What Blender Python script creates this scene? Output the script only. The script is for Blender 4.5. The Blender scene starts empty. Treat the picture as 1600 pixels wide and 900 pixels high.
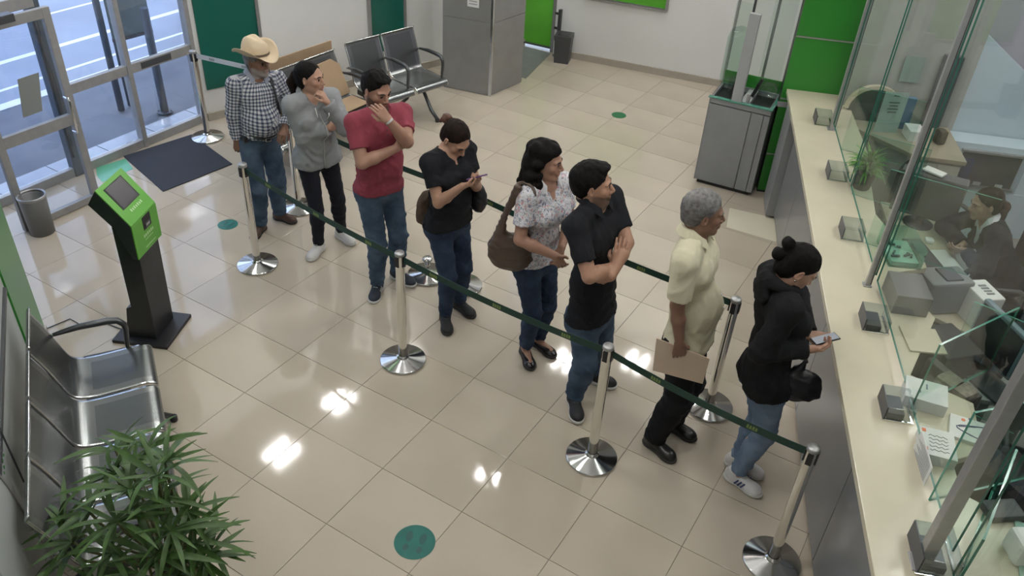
import bpy, bmesh, math, random
import numpy as np
from mathutils import Vector, Matrix
random.seed(4); RNG = np.random.RandomState(7)
scene = bpy.context.scene
COL = scene.collection

# ------------------------------------------------------------------ camera
F_PX = 1294.785
YAW, PITCH, ROLL = 2.0897397, 0.6231422, 0.0630034
CAM = np.array([4.09309, -3.13458, 3.89113])
def _axes():
    cy, sy, cp, sp, cr, sr = math.cos(YAW), math.sin(YAW), math.cos(PITCH), math.sin(PITCH), math.cos(ROLL), math.sin(ROLL)
    f = np.array([cy*cp, sy*cp, -sp]); r = np.array([sy, -cy, 0.]); u = np.cross(r, f)
    return cr*r + sr*u, -sr*r + cr*u, f
CR, CU, CF = _axes()
cam_data = bpy.data.cameras.new('camera'); cam = bpy.data.objects.new('camera', cam_data); COL.objects.link(cam)
cam_data.sensor_width = 36; cam_data.lens = F_PX*36/1600; cam_data.clip_start = 0.05; cam_data.clip_end = 200
m = Matrix.Identity(4)
for i in range(3):
    m[i][0] = CR[i]; m[i][1] = CU[i]; m[i][2] = -CF[i]; m[i][3] = CAM[i]
cam.matrix_world = m
scene.camera = cam

# ------------------------------------------------------------------ light and exposure
scene.view_settings.view_transform = 'Standard'
scene.view_settings.look = 'None'
scene.view_settings.gamma = 1
scene.view_settings.use_curve_mapping = False
scene.view_settings.exposure = 0.0
world = bpy.data.worlds.new('overcast_sky'); scene.world = world; world.use_nodes = True
wn = world.node_tree.nodes; bg = wn['Background']
bg.inputs[0].default_value = (0.60, 0.73, 1.0, 1); bg.inputs[1].default_value = 2.7
CEIL = 4.3
TROFFERS_AND_FILL = [(-2.09, 3.02), (-2.04, 1.86), (0.39, 3.15), (-1.0, -0.2), (1.0, -1.4), (2.6, -0.6), (3.6, 0.3), (0.1, 5.6), (0.9, 0.4),
            (1.9, 5.3), (2.6, 2.4), (5.0, 2.4), (5.6, 0.2), (4.6, 4.6), (3.0, -3.4), (5.3, 3.5), (5.9, 1.5), (1.0, 6.2), (-1.9, 4.3), (2.9, 6.4)]  # some follow floor reflections, the others are unseen fill added for brightness
TUBE_POWER = 4.3

# ------------------------------------------------------------------ helpers: points
def ray(u, v): return CF + CR*(u-800)/F_PX + CU*(450-v)/F_PX
def P(u, v, z=0.0):
    d = ray(u, v); s = (z-CAM[2])/d[2]; return CAM + s*d
def PV(u, v, A, B):                       # on the upright plane over A-B
    A = np.array([A[0], A[1], 0.]); B = np.array([B[0], B[1], 0.]); n = np.cross(B-A, [0, 0, 1.]); d = ray(u, v)
    return CAM + d*((A-CAM) @ n)/(d @ n)
KO = np.array([4.369694, -0.517094, 0.0]); KT = np.array([-0.347973, 0.937505, 0.]); KN = np.array([0.937505, 0.347973, 0.])
def K(s, w, z=0.0): return KO + KT*s + KN*w + np.array([0, 0, z])
KANG = math.atan2(KT[1], KT[0])

# ------------------------------------------------------------------ helpers: objects
def link(o, parent=None):
    COL.objects.link(o)
    if parent is not None: o.parent = parent
    return o
def tag(o, label=None, cat=None, group=None, kind=None):
    if label: o['label'] = label
    if cat: o['category'] = cat
    if group: o['group'] = group
    if kind: o['kind'] = kind
    return o
def thing(name, label, cat, loc=(0, 0, 0), rz=0.0, group=None):
    o = bpy.data.objects.new(name, None); o.empty_display_size = 0.1; COL.objects.link(o)
    o.location = Vector(loc); o.rotation_euler = (0, 0, rz)
    return tag(o, label, cat, group)
def mesh_from(name, V, Fc, mats, mi=None, smooth=False):
    me = bpy.data.meshes.new(name); me.from_pydata([tuple(map(float, v)) for v in V], [], [tuple(map(int, f)) for f in Fc])
    for m_ in (mats if isinstance(mats, (list, tuple)) else [mats]): me.materials.append(m_)
    if mi is not None: me.polygons.foreach_set('material_index', np.array(mi, dtype=np.int32))
    if smooth: me.polygons.foreach_set('use_smooth', np.ones(len(me.polygons), dtype=bool))
    me.update(); return me
class MB:
    """collects shapes for ONE mesh object"""
    def __init__(s): s.bm = bmesh.new()
    def box(s, c, size, rot=None, bev=0.0, M=None, mi=0):
        r = bmesh.ops.create_cube(s.bm, size=1.0); vs = r['verts']
        mt = Matrix.Translation(Vector(c)) @ (rot.to_4x4() if rot is not None else Matrix.Identity(4)) @ Matrix.Diagonal((size[0], size[1], size[2], 1))
        if M is not None: mt = M @ mt
        bmesh.ops.transform(s.bm, matrix=mt, verts=vs)
        fs = list({f for v in vs for f in v.link_faces})
        for f in fs: f.material_index = mi
        if bev > 0:
            es = list({e for v in vs for e in v.link_edges})
            rr = bmesh.ops.bevel(s.bm, geom=es, offset=bev, segments=2, profile=0.6, affect='EDGES')
            for f in rr['faces']: f.material_index = mi
        return s
    def box2(s, a, b, **k):
        return s.box([(a[i]+b[i])/2 for i in range(3)], [abs(a[i]-b[i]) for i in range(3)], **k)
    def bar(s, A, B, w, h, up=(0, 0, 1), bev=0.0, mi=0, shift=(0, 0)):
        A = Vector(A); B = Vector(B); d = (B-A); L = d.length
        if L < 1e-6: return s
        x = d.normalized(); z = Vector(up); y = z.cross(x)
        if y.length < 1e-4: y = Vector((0, 1, 0)).cross(x)
        y.normalize(); z = x.cross(y)
        R = Matrix((x, y, z)).transposed()
        c = (A+B)/2 + y*shift[0] + z*shift[1]
        return s.box(c, (L, w, h), rot=R, bev=bev, mi=mi)
    def cyl(s, A, B, r1, r2=None, n=20, cap=True, mi=0, smooth=True):
        A = Vector(A); B = Vector(B); r2 = r1 if r2 is None else r2; d = B-A
        q = d.to_track_quat('Z', 'Y').to_matrix()
        ra = [s.bm.verts.new(A + q @ Vector((math.cos(t)*r1, math.sin(t)*r1, 0))) for t in [2*math.pi*i/n for i in range(n)]]
        rb = [s.bm.verts.new(B + q @ Vector((math.cos(t)*r2, math.sin(t)*r2, 0))) for t in [2*math.pi*i/n for i in range(n)]]
        for i in range(n):
            f = s.bm.faces.new((ra[i], ra[(i+1) % n], rb[(i+1) % n], rb[i])); f.smooth = smooth; f.material_index = mi
        if cap:
            f = s.bm.faces.new(ra[::-1]); f.material_index = mi
            f = s.bm.faces.new(rb); f.material_index = mi
        return s
    def lathe(s, prof, c=(0, 0, 0), n=40, mi=0, smooth=True, sharp=()):
        rings = []
        for (r, z) in prof:
            if r < 1e-6: rings.append([s.bm.verts.new((c[0], c[1], c[2]+z))])
            else: rings.append([s.bm.verts.new((c[0]+r*math.cos(2*math.pi*i/n), c[1]+r*math.sin(2*math.pi*i/n), c[2]+z)) for i in range(n)])
        for k in range(len(rings)-1):
            a, b = rings[k], rings[k+1]
            for i in range(n):
                j = (i+1) % n
                if len(a) == 1 and len(b) == 1: continue
                if len(a) == 1: f = s.bm.faces.new((a[0], b[j], b[i])) if True else None
                elif len(b) == 1: f = s.bm.faces.new((a[i], a[j], b[0]))
                else: f = s.bm.faces.new((a[i], a[j], b[j], b[i]))
                f.smooth = smooth and k not in sharp; f.material_index = mi
        return s
    def tube(s, pts, r, n=10, mi=0, cap=True):
        pts = [Vector(p) for p in pts]; rings = []; prev = None
        for i, p in enumerate(pts):
            d = (pts[min(i+1, len(pts)-1)] - pts[max(i-1, 0)]).normalized()
            if prev is None:
                a = d.orthogonal().normalized()
            else:
                a = (prev - d*prev.dot(d)); a = a.normalized() if a.length > 1e-5 else d.orthogonal().normalized()
            prev = a; b = d.cross(a); rr = r[i] if isinstance(r, (list, tuple)) else r
            rings.append([s.bm.verts.new(p + (a*math.cos(2*math.pi*k/n)+b*math.sin(2*math.pi*k/n))*rr) for k in range(n)])
        for i in range(len(rings)-1):
            for k in range(n):
                f = s.bm.faces.new((rings[i][k], rings[i][(k+1) % n], rings[i+1][(k+1) % n], rings[i+1][k])); f.smooth = True; f.material_index = mi
        if cap:
            s.bm.faces.new(rings[0][::-1]).material_index = mi; s.bm.faces.new(rings[-1]).material_index = mi
        return s
    def poly(s, pts, mi=0):
        f = s.bm.faces.new([s.bm.verts.new(Vector(p)) for p in pts]); f.material_index = mi; return s
    def prism(s, pts, off, mi=0, bev=0.0, side_mi=None):
        """closed polygon pts (3-D) pushed along off"""
        off = Vector(off); a = [s.bm.verts.new(Vector(p)) for p in pts]; b = [s.bm.verts.new(Vector(p)+off) for p in pts]; n = len(pts)
        fs = [s.bm.faces.new(a[::-1]), s.bm.faces.new(b)]
        for f in fs: f.material_index = mi
        for i in range(n):
            f = s.bm.faces.new((a[i], a[(i+1) % n], b[(i+1) % n], b[i])); f.material_index = mi if side_mi is None else side_mi; fs.append(f)
        bmesh.ops.recalc_face_normals(s.bm, faces=fs)
        if bev > 0:
            es = list({e for f in fs for e in f.edges}); bmesh.ops.bevel(s.bm, geom=es, offset=bev, segments=2, profile=0.6, affect='EDGES')
        return s
    def build(s, name, mats, parent=None, smooth=None):
        me = bpy.data.meshes.new(name); s.bm.normal_update(); s.bm.to_mesh(me); s.bm.free()
        for m_ in (mats if isinstance(mats, (list, tuple)) else [mats]): me.materials.append(m_)
        if smooth: me.polygons.foreach_set('use_smooth', np.ones(len(me.polygons), dtype=bool))
        o = bpy.data.objects.new(name, me); return link(o, parent)
def copy_tree(o, parent=None):
    c = o.copy(); COL.objects.link(c); c.parent = parent
    for ch in list(o.children): copy_tree(ch, c)
    return c

# ------------------------------------------------------------------ materials
MATS = {}
def mat(name, col, rough=0.5, metal=0.0, noise=0.0, nscale=8.0, bump=0.0, bscale=200.0, attr=None, spec=None, coat=0.0, emit=None, estr=0.0, col2=None, coord='Object', aniso=0.0, rvar=0.0):
    m_ = bpy.data.materials.new(name); m_.use_nodes = True; nt = m_.node_tree; N = nt.nodes; Lk = nt.links; b = N['Principled BSDF']
    b.inputs['Base Color'].default_value = (*col, 1); b.inputs['Roughness'].default_value = rough; b.inputs['Metallic'].default_value = metal
    if spec is not None: b.inputs['Specular IOR Level'].default_value = spec
    if coat: b.inputs['Coat Weight'].default_value = coat; b.inputs['Coat Roughness'].default_value = 0.08
    if emit: b.inputs['Emission Color'].default_value = (*emit, 1); b.inputs['Emission Strength'].default_value = estr
    tc = N.new('ShaderNodeTexCoord'); src = None
    if noise or col2:
        nz = N.new('ShaderNodeTexNoise'); nz.inputs['Scale'].default_value = nscale; nz.inputs['Detail'].default_value = 4
        Lk.new(tc.outputs[coord], nz.inputs['Vector'])
        mx = N.new('ShaderNodeMix'); mx.data_type = 'RGBA'
        c2 = col2 if col2 else tuple(max(0, c*(1-noise)) for c in col)
        c1 = col if col2 else tuple(min(1, c*(1+noise*0.6)) for c in col)
        mx.inputs[6].default_value = (*c1, 1); mx.inputs[7].default_value = (*c2, 1)
        rp = N.new('ShaderNodeMapRange'); rp.inputs[1].default_value = 0.33; rp.inputs[2].default_value = 0.67
        Lk.new(nz.outputs['Fac'], rp.inputs[0]); Lk.new(rp.outputs[0], mx.inputs[0]); src = mx.outputs[2]
        if rvar:
            rr = N.new('ShaderNodeMapRange'); rr.inputs[3].default_value = rough; rr.inputs[4].default_value = rough+rvar
            Lk.new(nz.outputs['Fac'], rr.inputs[0]); Lk.new(rr.outputs[0], b.inputs['Roughness'])
    if attr:
        at = N.new('ShaderNodeAttribute'); at.attribute_name = attr
        if src is not None:
            mm = N.new('ShaderNodeMix'); mm.data_type = 'RGBA'; mm.blend_type = 'MULTIPLY'; mm.inputs[0].default_value = 1
            Lk.new(src, mm.inputs[6]); Lk.new(at.outputs['Color'], mm.inputs[7]); src = mm.outputs[2]
        else: src = at.outputs['Color']
    if src is not None: Lk.new(src, b.inputs['Base Color'])
    if bump:
        n2 = N.new('ShaderNodeTexNoise'); n2.inputs['Scale'].default_value = bscale; n2.inputs['Detail'].default_value = 3
        Lk.new(tc.outputs[coord], n2.inputs['Vector'])
        bp = N.new('ShaderNodeBump'); bp.inputs['Strength'].default_value = bump; bp.inputs['Distance'].default_value = 0.004
        Lk.new(n2.outputs['Fac'], bp.inputs['Height']); Lk.new(bp.outputs[0], b.inputs['Normal'])
    MATS[name] = m_; return m_
def glass_mat(name, tint, refl=0.09, trans=0.9, rough=0.02):
    m_ = bpy.data.materials.new(name); m_.use_nodes = True; nt = m_.node_tree; N = nt.nodes; Lk = nt.links
    for n_ in list(N): N.remove(n_)
    out = N.new('ShaderNodeOutputMaterial'); tr = N.new('ShaderNodeBsdfTransparent'); gl = N.new('ShaderNodeBsdfGlossy'); mx = N.new('ShaderNodeMixShader')
    tr.inputs[0].default_value = (*[t*trans for t in tint], 1); gl.inputs['Roughness'].default_value = rough
    lw = N.new('ShaderNodeLayerWeight'); lw.inputs['Blend'].default_value = 0.35
    mr = N.new('ShaderNodeMapRange'); mr.inputs[3].default_value = refl*0.5; mr.inputs[4].default_value = min(1, refl*5)
    Lk.new(lw.outputs['Fresnel'], mr.inputs[0]); Lk.new(mr.outputs[0], mx.inputs[0]); Lk.new(tr.outputs[0], mx.inputs[1]); Lk.new(gl.outputs[0], mx.inputs[2]); Lk.new(mx.outputs[0], out.inputs[0])
    return m_
M_floor = mat('polished_tile', (0.50, 0.435, 0.35), 0.05, noise=0.07, nscale=1.3, coord='Object', spec=0.6, rvar=0.03, bump=0.012, bscale=6)
M_floor2 = mat('polished_tile_light', (0.515, 0.45, 0.365), 0.055, noise=0.07, nscale=1.1, spec=0.6, rvar=0.03, bump=0.012, bscale=6)
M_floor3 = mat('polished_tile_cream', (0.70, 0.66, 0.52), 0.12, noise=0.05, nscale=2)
M_grout = mat('grout', (0.22, 0.195, 0.165), 0.8)
M_white = mat('white_wall_paint', (0.78, 0.785, 0.765), 0.55, noise=0.03, nscale=1.5)
M_greywall = mat('pale_grey_wall', (0.42, 0.45, 0.44), 0.45, noise=0.05, nscale=1.2)
M_bluewall = mat('pale_blue_wall', (0.54, 0.64, 0.72), 0.5, noise=0.04, nscale=1)
M_pink = mat('muted_mauve_wall', (0.55, 0.53, 0.60), 0.6, noise=0.05, nscale=1)
M_ceil = mat('ceiling_paint', (0.75, 0.75, 0.74), 0.7)
M_base = mat('skirting_tile', (0.42, 0.38, 0.32), 0.25, noise=0.05)
M_green = mat('bright_green_panel', (0.026, 0.20, 0.024), 0.28, noise=0.06, nscale=1.5)
M_greendoor = mat('green_door_film', (0.10, 0.42, 0.03), 0.25, noise=0.12, nscale=2)
M_teal = mat('dark_teal_panel', (0.008, 0.115, 0.085), 0.3, noise=0.1, nscale=1.2)
M_alu = mat('brushed_aluminium', (0.42, 0.42, 0.42), 0.42, metal=0.75, noise=0.06, nscale=30)
M_alud = mat('warm_grey_frame', (0.34, 0.335, 0.33), 0.5, metal=0.3, noise=0.08, nscale=14)
M_steel = mat('clad_steel', (0.30, 0.30, 0.29), 0.42, metal=0.45, noise=0.06, nscale=5)
M_chrome = mat('chrome', (0.78, 0.77, 0.74), 0.10, metal=1.0)
M_chromeb = mat('brushed_chrome_base', (0.66, 0.66, 0.65), 0.17, metal=1.0)
M_black = mat('black_plastic', (0.012, 0.012, 0.014), 0.42)
M_blackm = mat('black_metal', (0.016, 0.016, 0.02), 0.45, noise=0.2, nscale=20)
M_dgrey = mat('dark_grey_plastic', (0.06, 0.062, 0.068), 0.42)
M_mgrey = mat('mid_grey_plastic', (0.20, 0.205, 0.21), 0.45)
M_lgrey = mat('light_grey_laminate', (0.34, 0.345, 0.345), 0.38, noise=0.03)
M_cab = mat('grey_cabinet_laminate', (0.235, 0.24, 0.245), 0.35, noise=0.04)
M_cabd = mat('grey_counter_front', (0.20, 0.205, 0.21), 0.22, noise=0.05, nscale=1.2)
M_top = mat('cream_worktop', (0.56, 0.51, 0.385), 0.2, noise=0.06, nscale=3)
M_belt = mat('dark_green_webbing', (0.008, 0.045, 0.032), 0.6, bump=0.2, bscale=300)
M_beltw = mat('white_webbing', (0.55, 0.56, 0.57), 0.6)
M_beltlogo = mat('yellow_green_print', (0.20, 0.27, 0.08), 0.6)
M_kgreen = mat('kiosk_green_enamel', (0.105, 0.36, 0.04), 0.3)
M_kscreen = mat('kiosk_screen_glass', (0.045, 0.042, 0.05), 0.18)
M_print = mat('pale_print', (0.45, 0.68, 0.36), 0.5)
M_paper = mat('white_paper', (0.72, 0.72, 0.70), 0.6)
M_ink = mat('grey_print', (0.13, 0.14, 0.15), 0.6)
M_redink = mat('orange_print', (0.75, 0.16, 0.05), 0.5)
M_blueink = mat('navy_print', (0.03, 0.05, 0.16), 0.5)
M_mat = mat('dark_ribbed_mat', (0.028, 0.032, 0.045), 0.85, bump=0.4, bscale=250)
M_dot = mat('teal_floor_sticker', (0.018, 0.15, 0.125), 0.25, noise=0.12, nscale=12)
M_dotg = mat('green_floor_sticker', (0.015, 0.16, 0.06), 0.3)
M_dotd = mat('dark_footprint_print', (0.012, 0.085, 0.075), 0.3)
M_mint = mat('mint_floor_film', (0.12, 0.42, 0.27), 0.25)
M_card = mat('brown_cardboard', (0.36, 0.25, 0.155), 0.75, noise=0.08, nscale=6)
M_manila = mat('manila_folder', (0.68, 0.53, 0.40), 0.6, noise=0.04)
M_asph = mat('road_asphalt', (0.33, 0.36, 0.42), 0.85, noise=0.1, nscale=1.2)
M_side = mat('pavement_concrete', (0.17, 0.185, 0.215), 0.85, noise=0.18, nscale=1.5)
M_outt = mat('doorstep_tile', (0.42, 0.45, 0.50), 0.25, noise=0.05)
M_roadw = mat('white_road_paint', (0.85, 0.85, 0.86), 0.7)
M_signb = mat('sign_back_grey_green', (0.14, 0.17, 0.165), 0.6, noise=0.08)
M_post = mat('blue_grey_steel_post', (0.075, 0.095, 0.12), 0.5)
M_glass = glass_mat('clear_glass', (0.95, 0.98, 0.96), 0.03, 0.985)
M_glassd = glass_mat('door_glass', (0.95, 0.97, 1.0), 0.05, 0.97)
M_glassg = glass_mat('green_tinted_glass', (0.90, 0.975, 0.94), 0.04, 0.97)
M_gedge = mat('green_glass_edge', (0.035, 0.15, 0.11), 0.2, spec=0.8)
M_gedge2 = mat('bright_green_glass_edge', (0.05, 0.22, 0.16), 0.15, spec=0.8)
M_acryl = glass_mat('smoked_acrylic', (0.90, 0.93, 0.93), 0.05, 0.97, .12)
M_jacket = mat('dark_navy_cloth', (0.012, 0.014, 0.022), 0.8)
M_leaf = mat('glossy_palm_leaf', (0.016, 0.048, 0.007), 0.5, col2=(0.055, 0.125, 0.018), nscale=9, coat=0.05)
M_leaf2 = mat('bright_leaf', (0.045, 0.18, 0.02), 0.45, col2=(0.10, 0.28, 0.035), nscale=20)
M_stem = mat('brown_green_stem', (0.09, 0.10, 0.03), 0.6, noise=0.3, nscale=30)
M_soil = mat('dark_soil', (0.02, 0.014, 0.01), 0.95, noise=0.4, nscale=80)
M_trash = mat('trash_liner', (0.02, 0.02, 0.022), 0.3)
M_tube = mat('lit_tube', (0.9, 0.9, 0.9), 0.5, emit=(1.0, 0.985, 0.95), estr=TUBE_POWER*19)

# bench steel with a fine perforation pattern
def bench_mat():
    m_ = mat('perforated_steel', (0.17, 0.18, 0.18), 0.26, metal=0.85); nt = m_.node_tree; N = nt.nodes; Lk = nt.links; b = N['Principled BSDF']
    tc = N.new('ShaderNodeTexCoord'); mp = N.new('ShaderNodeMapping'); mp.inputs['Scale'].default_value = (190, 190, 190); Lk.new(tc.outputs['UV'], mp.inputs[0])
    vo = N.new('ShaderNodeTexVoronoi'); vo.inputs['Randomness'].default_value = 0.0; vo.inputs['Scale'].default_value = 1.0; vo.voronoi_dimensions = '2D'; Lk.new(mp.outputs[0], vo.inputs[0])
    lt = N.new('ShaderNodeMath'); lt.operation = 'LESS_THAN'; lt.inputs[1].default_value = 0.27; Lk.new(vo.outputs['Distance'], lt.inputs[0])
    mx = N.new('ShaderNodeMix'); mx.data_type = 'RGBA'; mx.inputs[6].default_value = (0.17, 0.18, 0.18, 1); mx.inputs[7].default_value = (0.07, 0.075, 0.075, 1)
    Lk.new(lt.outputs[0], mx.inputs[0]); Lk.new(mx.outputs[2], b.inputs['Base Color'])
    return m_
M_perf = bench_mat()
M_bedge = mat('bright_steel_edge', (0.62, 0.63, 0.63), 0.16, metal=1.0)
M_bframe = mat('dark_steel_frame', (0.10, 0.105, 0.11), 0.3, metal=0.8)
# ================================================================== STRUCTURE
def struct(o): o['kind'] = 'structure'; return o
# floor: slab of grout with one tile object per tile (offset joints as laid)
TX, TY = 0.5867, 0.5018
mb = MB(); mb.box2((-2.95, -5.2, -0.2), (6.6, 7.2, -0.006)); floor = struct(mb.build('floor', M_grout))
def tile_mesh(mat_, w=TX, h=TY, t=0.006):
    b = MB(); b.box((0, 0, -t/2), (w-0.0032, h-0.0032, t), bev=0.0007); me_o = b.build('tile', mat_, floor); return me_o
t1 = tile_mesh(M_floor); t2 = tile_mesh(M_floor2); t3 = tile_mesh(M_floor3)
tiles_first = {0: t1, 1: t2, 2: t3}; used = {0: False, 1: False, 2: False}; ntile = 0; rest = []
cells = []
for i in range(-5, 9):
    for j in range(-9, 15):
        cx, cy = (i+0.5)*TX, (j+0.5)*TY
        if cx < -2.9-TX/2 or cy > 7.1: continue
        q = (np.array([cx, cy, 0])-KO); s_, w_ = q @ KT, q @ KN
        if w_ > 0.45: continue
        d = np.array([cx, cy, 0])-CAM; z = d @ CF
        if z < 0.3: continue
        u_, v_ = 800+F_PX*(d @ CR)/z, 450-F_PX*(d @ CU)/z
        vis = (-120 < u_ < 1720 and -120 < v_ < 1080)
        cells.append((not vis, -1/z, cx, cy, i, j))
cells.sort()
hidden = MB()
for k, (nv, _, cx, cy, i, j) in enumerate(cells):
    r = RNG.rand(); kind = 0 if r < .55 else 1
    if k < 290 and not nv:
        o = tiles_first[kind]
        if used[kind]: o = o.copy(); link(o, floor)
        used[kind] = True; o.location = (cx, cy, RNG.uniform(-0.0003, 0.0003)); o.rotation_euler = (RNG.uniform(-.0006, .0006), RNG.uniform(-.0006, .0006), 0)
    else: hidden.box((cx, cy, -0.003), (TX-0.0032, TY-0.0032, 0.006))
o = hidden.build('floor_tiles', M_floor, floor); o['kind'] = 'stuff'
# the cream strip tile in front of the counter foot
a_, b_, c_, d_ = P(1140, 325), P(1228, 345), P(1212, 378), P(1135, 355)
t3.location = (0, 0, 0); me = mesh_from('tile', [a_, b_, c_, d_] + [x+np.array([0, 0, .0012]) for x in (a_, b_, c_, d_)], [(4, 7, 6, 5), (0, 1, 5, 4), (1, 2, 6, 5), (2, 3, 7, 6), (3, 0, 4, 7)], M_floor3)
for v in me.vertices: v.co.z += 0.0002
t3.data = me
# floor behind the counter
mb = MB(); mb.prism([K(-4, .5, -.004), K(8, .5, -.004), K(8, 3.6, -.004), K(-4, 3.6, -.004)], (0, 0, .003)); tf = struct(mb.build('floor_teller', mat('teller_floor', (0.30, 0.285, 0.26), 0.25, noise=.05)))
# ceiling
mb = MB(); mb.box2((-2.98, -5.3, CEIL), (9, 9.5, CEIL+.15)); struct(mb.build('ceiling', M_ceil))

# walls as upright slabs over a ground line
def slab(name, A, B, z0, z1, th, mat_, side=1, bev=0.0):
    """wall face on A-B, thickness th away from the room (side = +1: left of A->B)"""
    A = np.array([A[0], A[1], 0.]); B = np.array([B[0], B[1], 0.]); d = (B-A)/np.linalg.norm(B-A); n = np.array([-d[1], d[0], 0])*side*th
    mb = MB(); mb.prism([A+[0, 0, z0], B+[0, 0, z0], B+n+[0, 0, z0], A+n+[0, 0, z0]], (0, 0, z1-z0), bev=bev); return mb.build(name, mat_)
# --- back wall (far side, white) and green framed board on it
BA, BB = np.array([-0.96, 6.41]), np.array([8.5, 8.053])
o = struct(slab('wall_back', BA, BB, 0, CEIL, .15, M_white, 1))
sk = slab('skirting', BA+[0.02, -0.02], BB+[0, -0.02], 0, 0.085, .03, M_base, 1); sk.parent = o
def on_plane(A, B):
    A = np.array([A[0], A[1], 0.]); B = np.array([B[0], B[1], 0.]); d = (B-A)/np.linalg.norm(B-A); n = np.array([d[1], -d[0], 0])
    def f(s, z, out=0.0): return A + d*s + n*out + np.array([0, 0, z])
    def inv(u, v): X = PV(u, v, A, B); return (X-A) @ d, X[2]
    return f, inv, d, n
fb, ib, db, nb_ = on_plane(BA, BB)
s0, z0 = ib(915, -4); s1, z1 = ib(1041, 19)
T = thing('wall_board', 'green glazed board in an aluminium frame high on the white back wall', 'board', fb(s0, z0))
def child_of(o, T):          # keep world placement under an Empty
    o.parent = T; o.matrix_parent_inverse = (Matrix.Translation(T.location) @ Matrix.Rotation(T.rotation_euler.z, 4, 'Z')).inverted(); return o
mb = MB(); mb.prism([fb(s0, z0+.03, .01), fb(s1, z0+.03, .01), fb(s1, z0+.8, .01), fb(s0, z0+.8, .01)], nb_*.012); child_of(mb.build('panel', M_greendoor), T)
for a, b in (((s0, z0), (s1, z0)), ((s1, z0), (s1, z0+.8)), ((s0, z0), (s0, z0+.8)), ((s0, z0+.8), (s1, z0+.8))):
    mb = MB(); mb.bar(fb(*a, .015), fb(*b, .015), .03, .03, up=nb_); child_of(mb.build('frame', M_alu), T)
# --- green door in its recess
GA, GB = np.array([-1.46, 6.47]), np.array([-1.02, 6.50])
fg, ig, dg, ng = on_plane(GA, GB)
dr = struct(slab('door_1', GA, GB, 0.03, 2.1, .04, M_greendoor, 1))
mb = MB(); mb.bar(fg(0, .05, .01), fg(.44, .05, .01), .06, .015, up=(0, 0, 1)); o = mb.build('kick_plate', M_dgrey, dr)
mb = MB(); mb.bar(fg(.46, 0, .02), fg(.46, 2.1, .02), .07, .05, up=ng); struct(mb.build('trim_1', M_steel))
mb = MB(); mb.bar(fg(.2, .98, .01), fg(.2, 1.02, .03), .03, .015, up=(0, 0, 1)); mb.cyl(fg(.36, .95, .0), fg(.36, .95, .05), .02); mb.build('door_handle', M_chrome, dr)
mb = MB(); mb.prism([(-1.55, 5.5, .0005), (-.80, 5.45, .0005), (-1.0, 6.42, .0005), (-1.5, 6.42, .0005)], (0, 0, .004))
tag(mb.build('recess_mat', mat('grey_recess_mat', (0.17, 0.18, 0.17), .5, noise=.1)), 'grey floor mat before the green door behind the steel pillar', 'mat')
# --- side wall with teal panels and metal strips
SA, SB = np.array([-2.86, 2.25]), np.array([-1.46, 6.47])
sw = struct(slab('wall_side', SA, SB, 0, CEIL, .15, M_white, 1))
fs, is_, ds, ns = on_plane(SA, SB)
def wall_panel(u0, u1, vb, label, ub=None):
    a, _ = is_(u0, vb); b, _ = is_(u1, vb); _, zb = is_(u0, vb); return a, b, zb
P1 = (0.05, is_(403, 40)[0], 0.34); P2 = (is_(576, 30)[0], is_(631, 30)[0], 0.34)
for q, (a, b, zb) in enumerate((P1, P2)):
    mb = MB(); mb.prism([fs(a, zb, .002), fs(b, zb, .002), fs(b, 2.6, .002), fs(a, 2.6, .002)], ns*.02, bev=.002); mb.build('teal_panel', M_teal, sw)
    for c in ((b,) if q == 0 else (a, b)):
        mb = MB(); mb.bar(fs(c, zb-.02 if q else 0.02, .018), fs(c, 2.6, .018), .035, .035, up=ns); mb.build('metal_strip', M_alu, sw)
sk = slab('skirting', SA+[0.03, 0], SB+[0.03, 0], 0, 0.085, .03, M_base, 1); sk.parent = sw
# --- facade (glass front to the street)
FX = -2.88
FY = [-1.6, -0.60, 0.73, 1.47, 2.22]
ZR, ZT, ZTOP = 0.80, 1.62, 2.6
win = {}
for n_, (ya, yb) in enumerate(((-1.6, 0.73), (0.73, 1.47), (1.47, 2.22))):
    mb = MB(); mb.box2((FX-.006, ya, .1), (FX+.006, yb, ZTOP)); w = struct(mb.build('window_%d' % (n_+1), M_glassd)); win[n_] = w
    mb = MB(); mb.box2((FX-.03, ya, .0), (FX+.03, yb, .085), bev=.004); mb.build('bottom_rail', M_alud, w)
    if n_ > 0:
        mb = MB(); mb.box2((FX-.025, ya, ZR-.045), (FX+.03, yb, ZR+.045), bev=.004); mb.build('middle_rail', M_alud, w)
    else:
        mb = MB(); mb.box2((FX-.03, ya, ZT-.05), (FX+.05, yb, ZT+.05), bev=.004); mb.build('transom_rail', M_alud, w)
    mb = MB(); mb.box2((FX-.03, ya, ZTOP), (FX+.03, yb, ZTOP+.1), bev=.004); mb.build('head_rail', M_alud, w)
    mb = MB()
    wd = .10 if n_ == 0 else .05
    mb.box2((FX-.05, yb-wd/2, 0), (FX+.04, yb+wd/2, ZTOP+.1), bev=.005); mb.build('mullion', M_post if n_ == 0 else M_alud, w)
mb = MB(); mb.box2((FX-.012, 1.60, ZR-.03), (FX+.033, 1.95, ZR+.03)); mb.build('door_sticker', M_dgrey, win[2])
mb = MB(); mb.box2((FX-.08, -1.6, ZTOP+.1), (FX+.08, 2.3, CEIL)); struct(mb.build('wall_facade', M_white))
# thin wiring conduit on the thick mullion
mb = MB(); mb.tube([(FX+.05, .70, z) for z in np.linspace(.2, 1.5, 8)], .008); mb.tube([(FX+.052, .715+.01*math.sin(z*9), z) for z in np.linspace(.3, 1.45, 24)], .004); mb.build('cable', M_dgrey, win[0])
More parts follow.
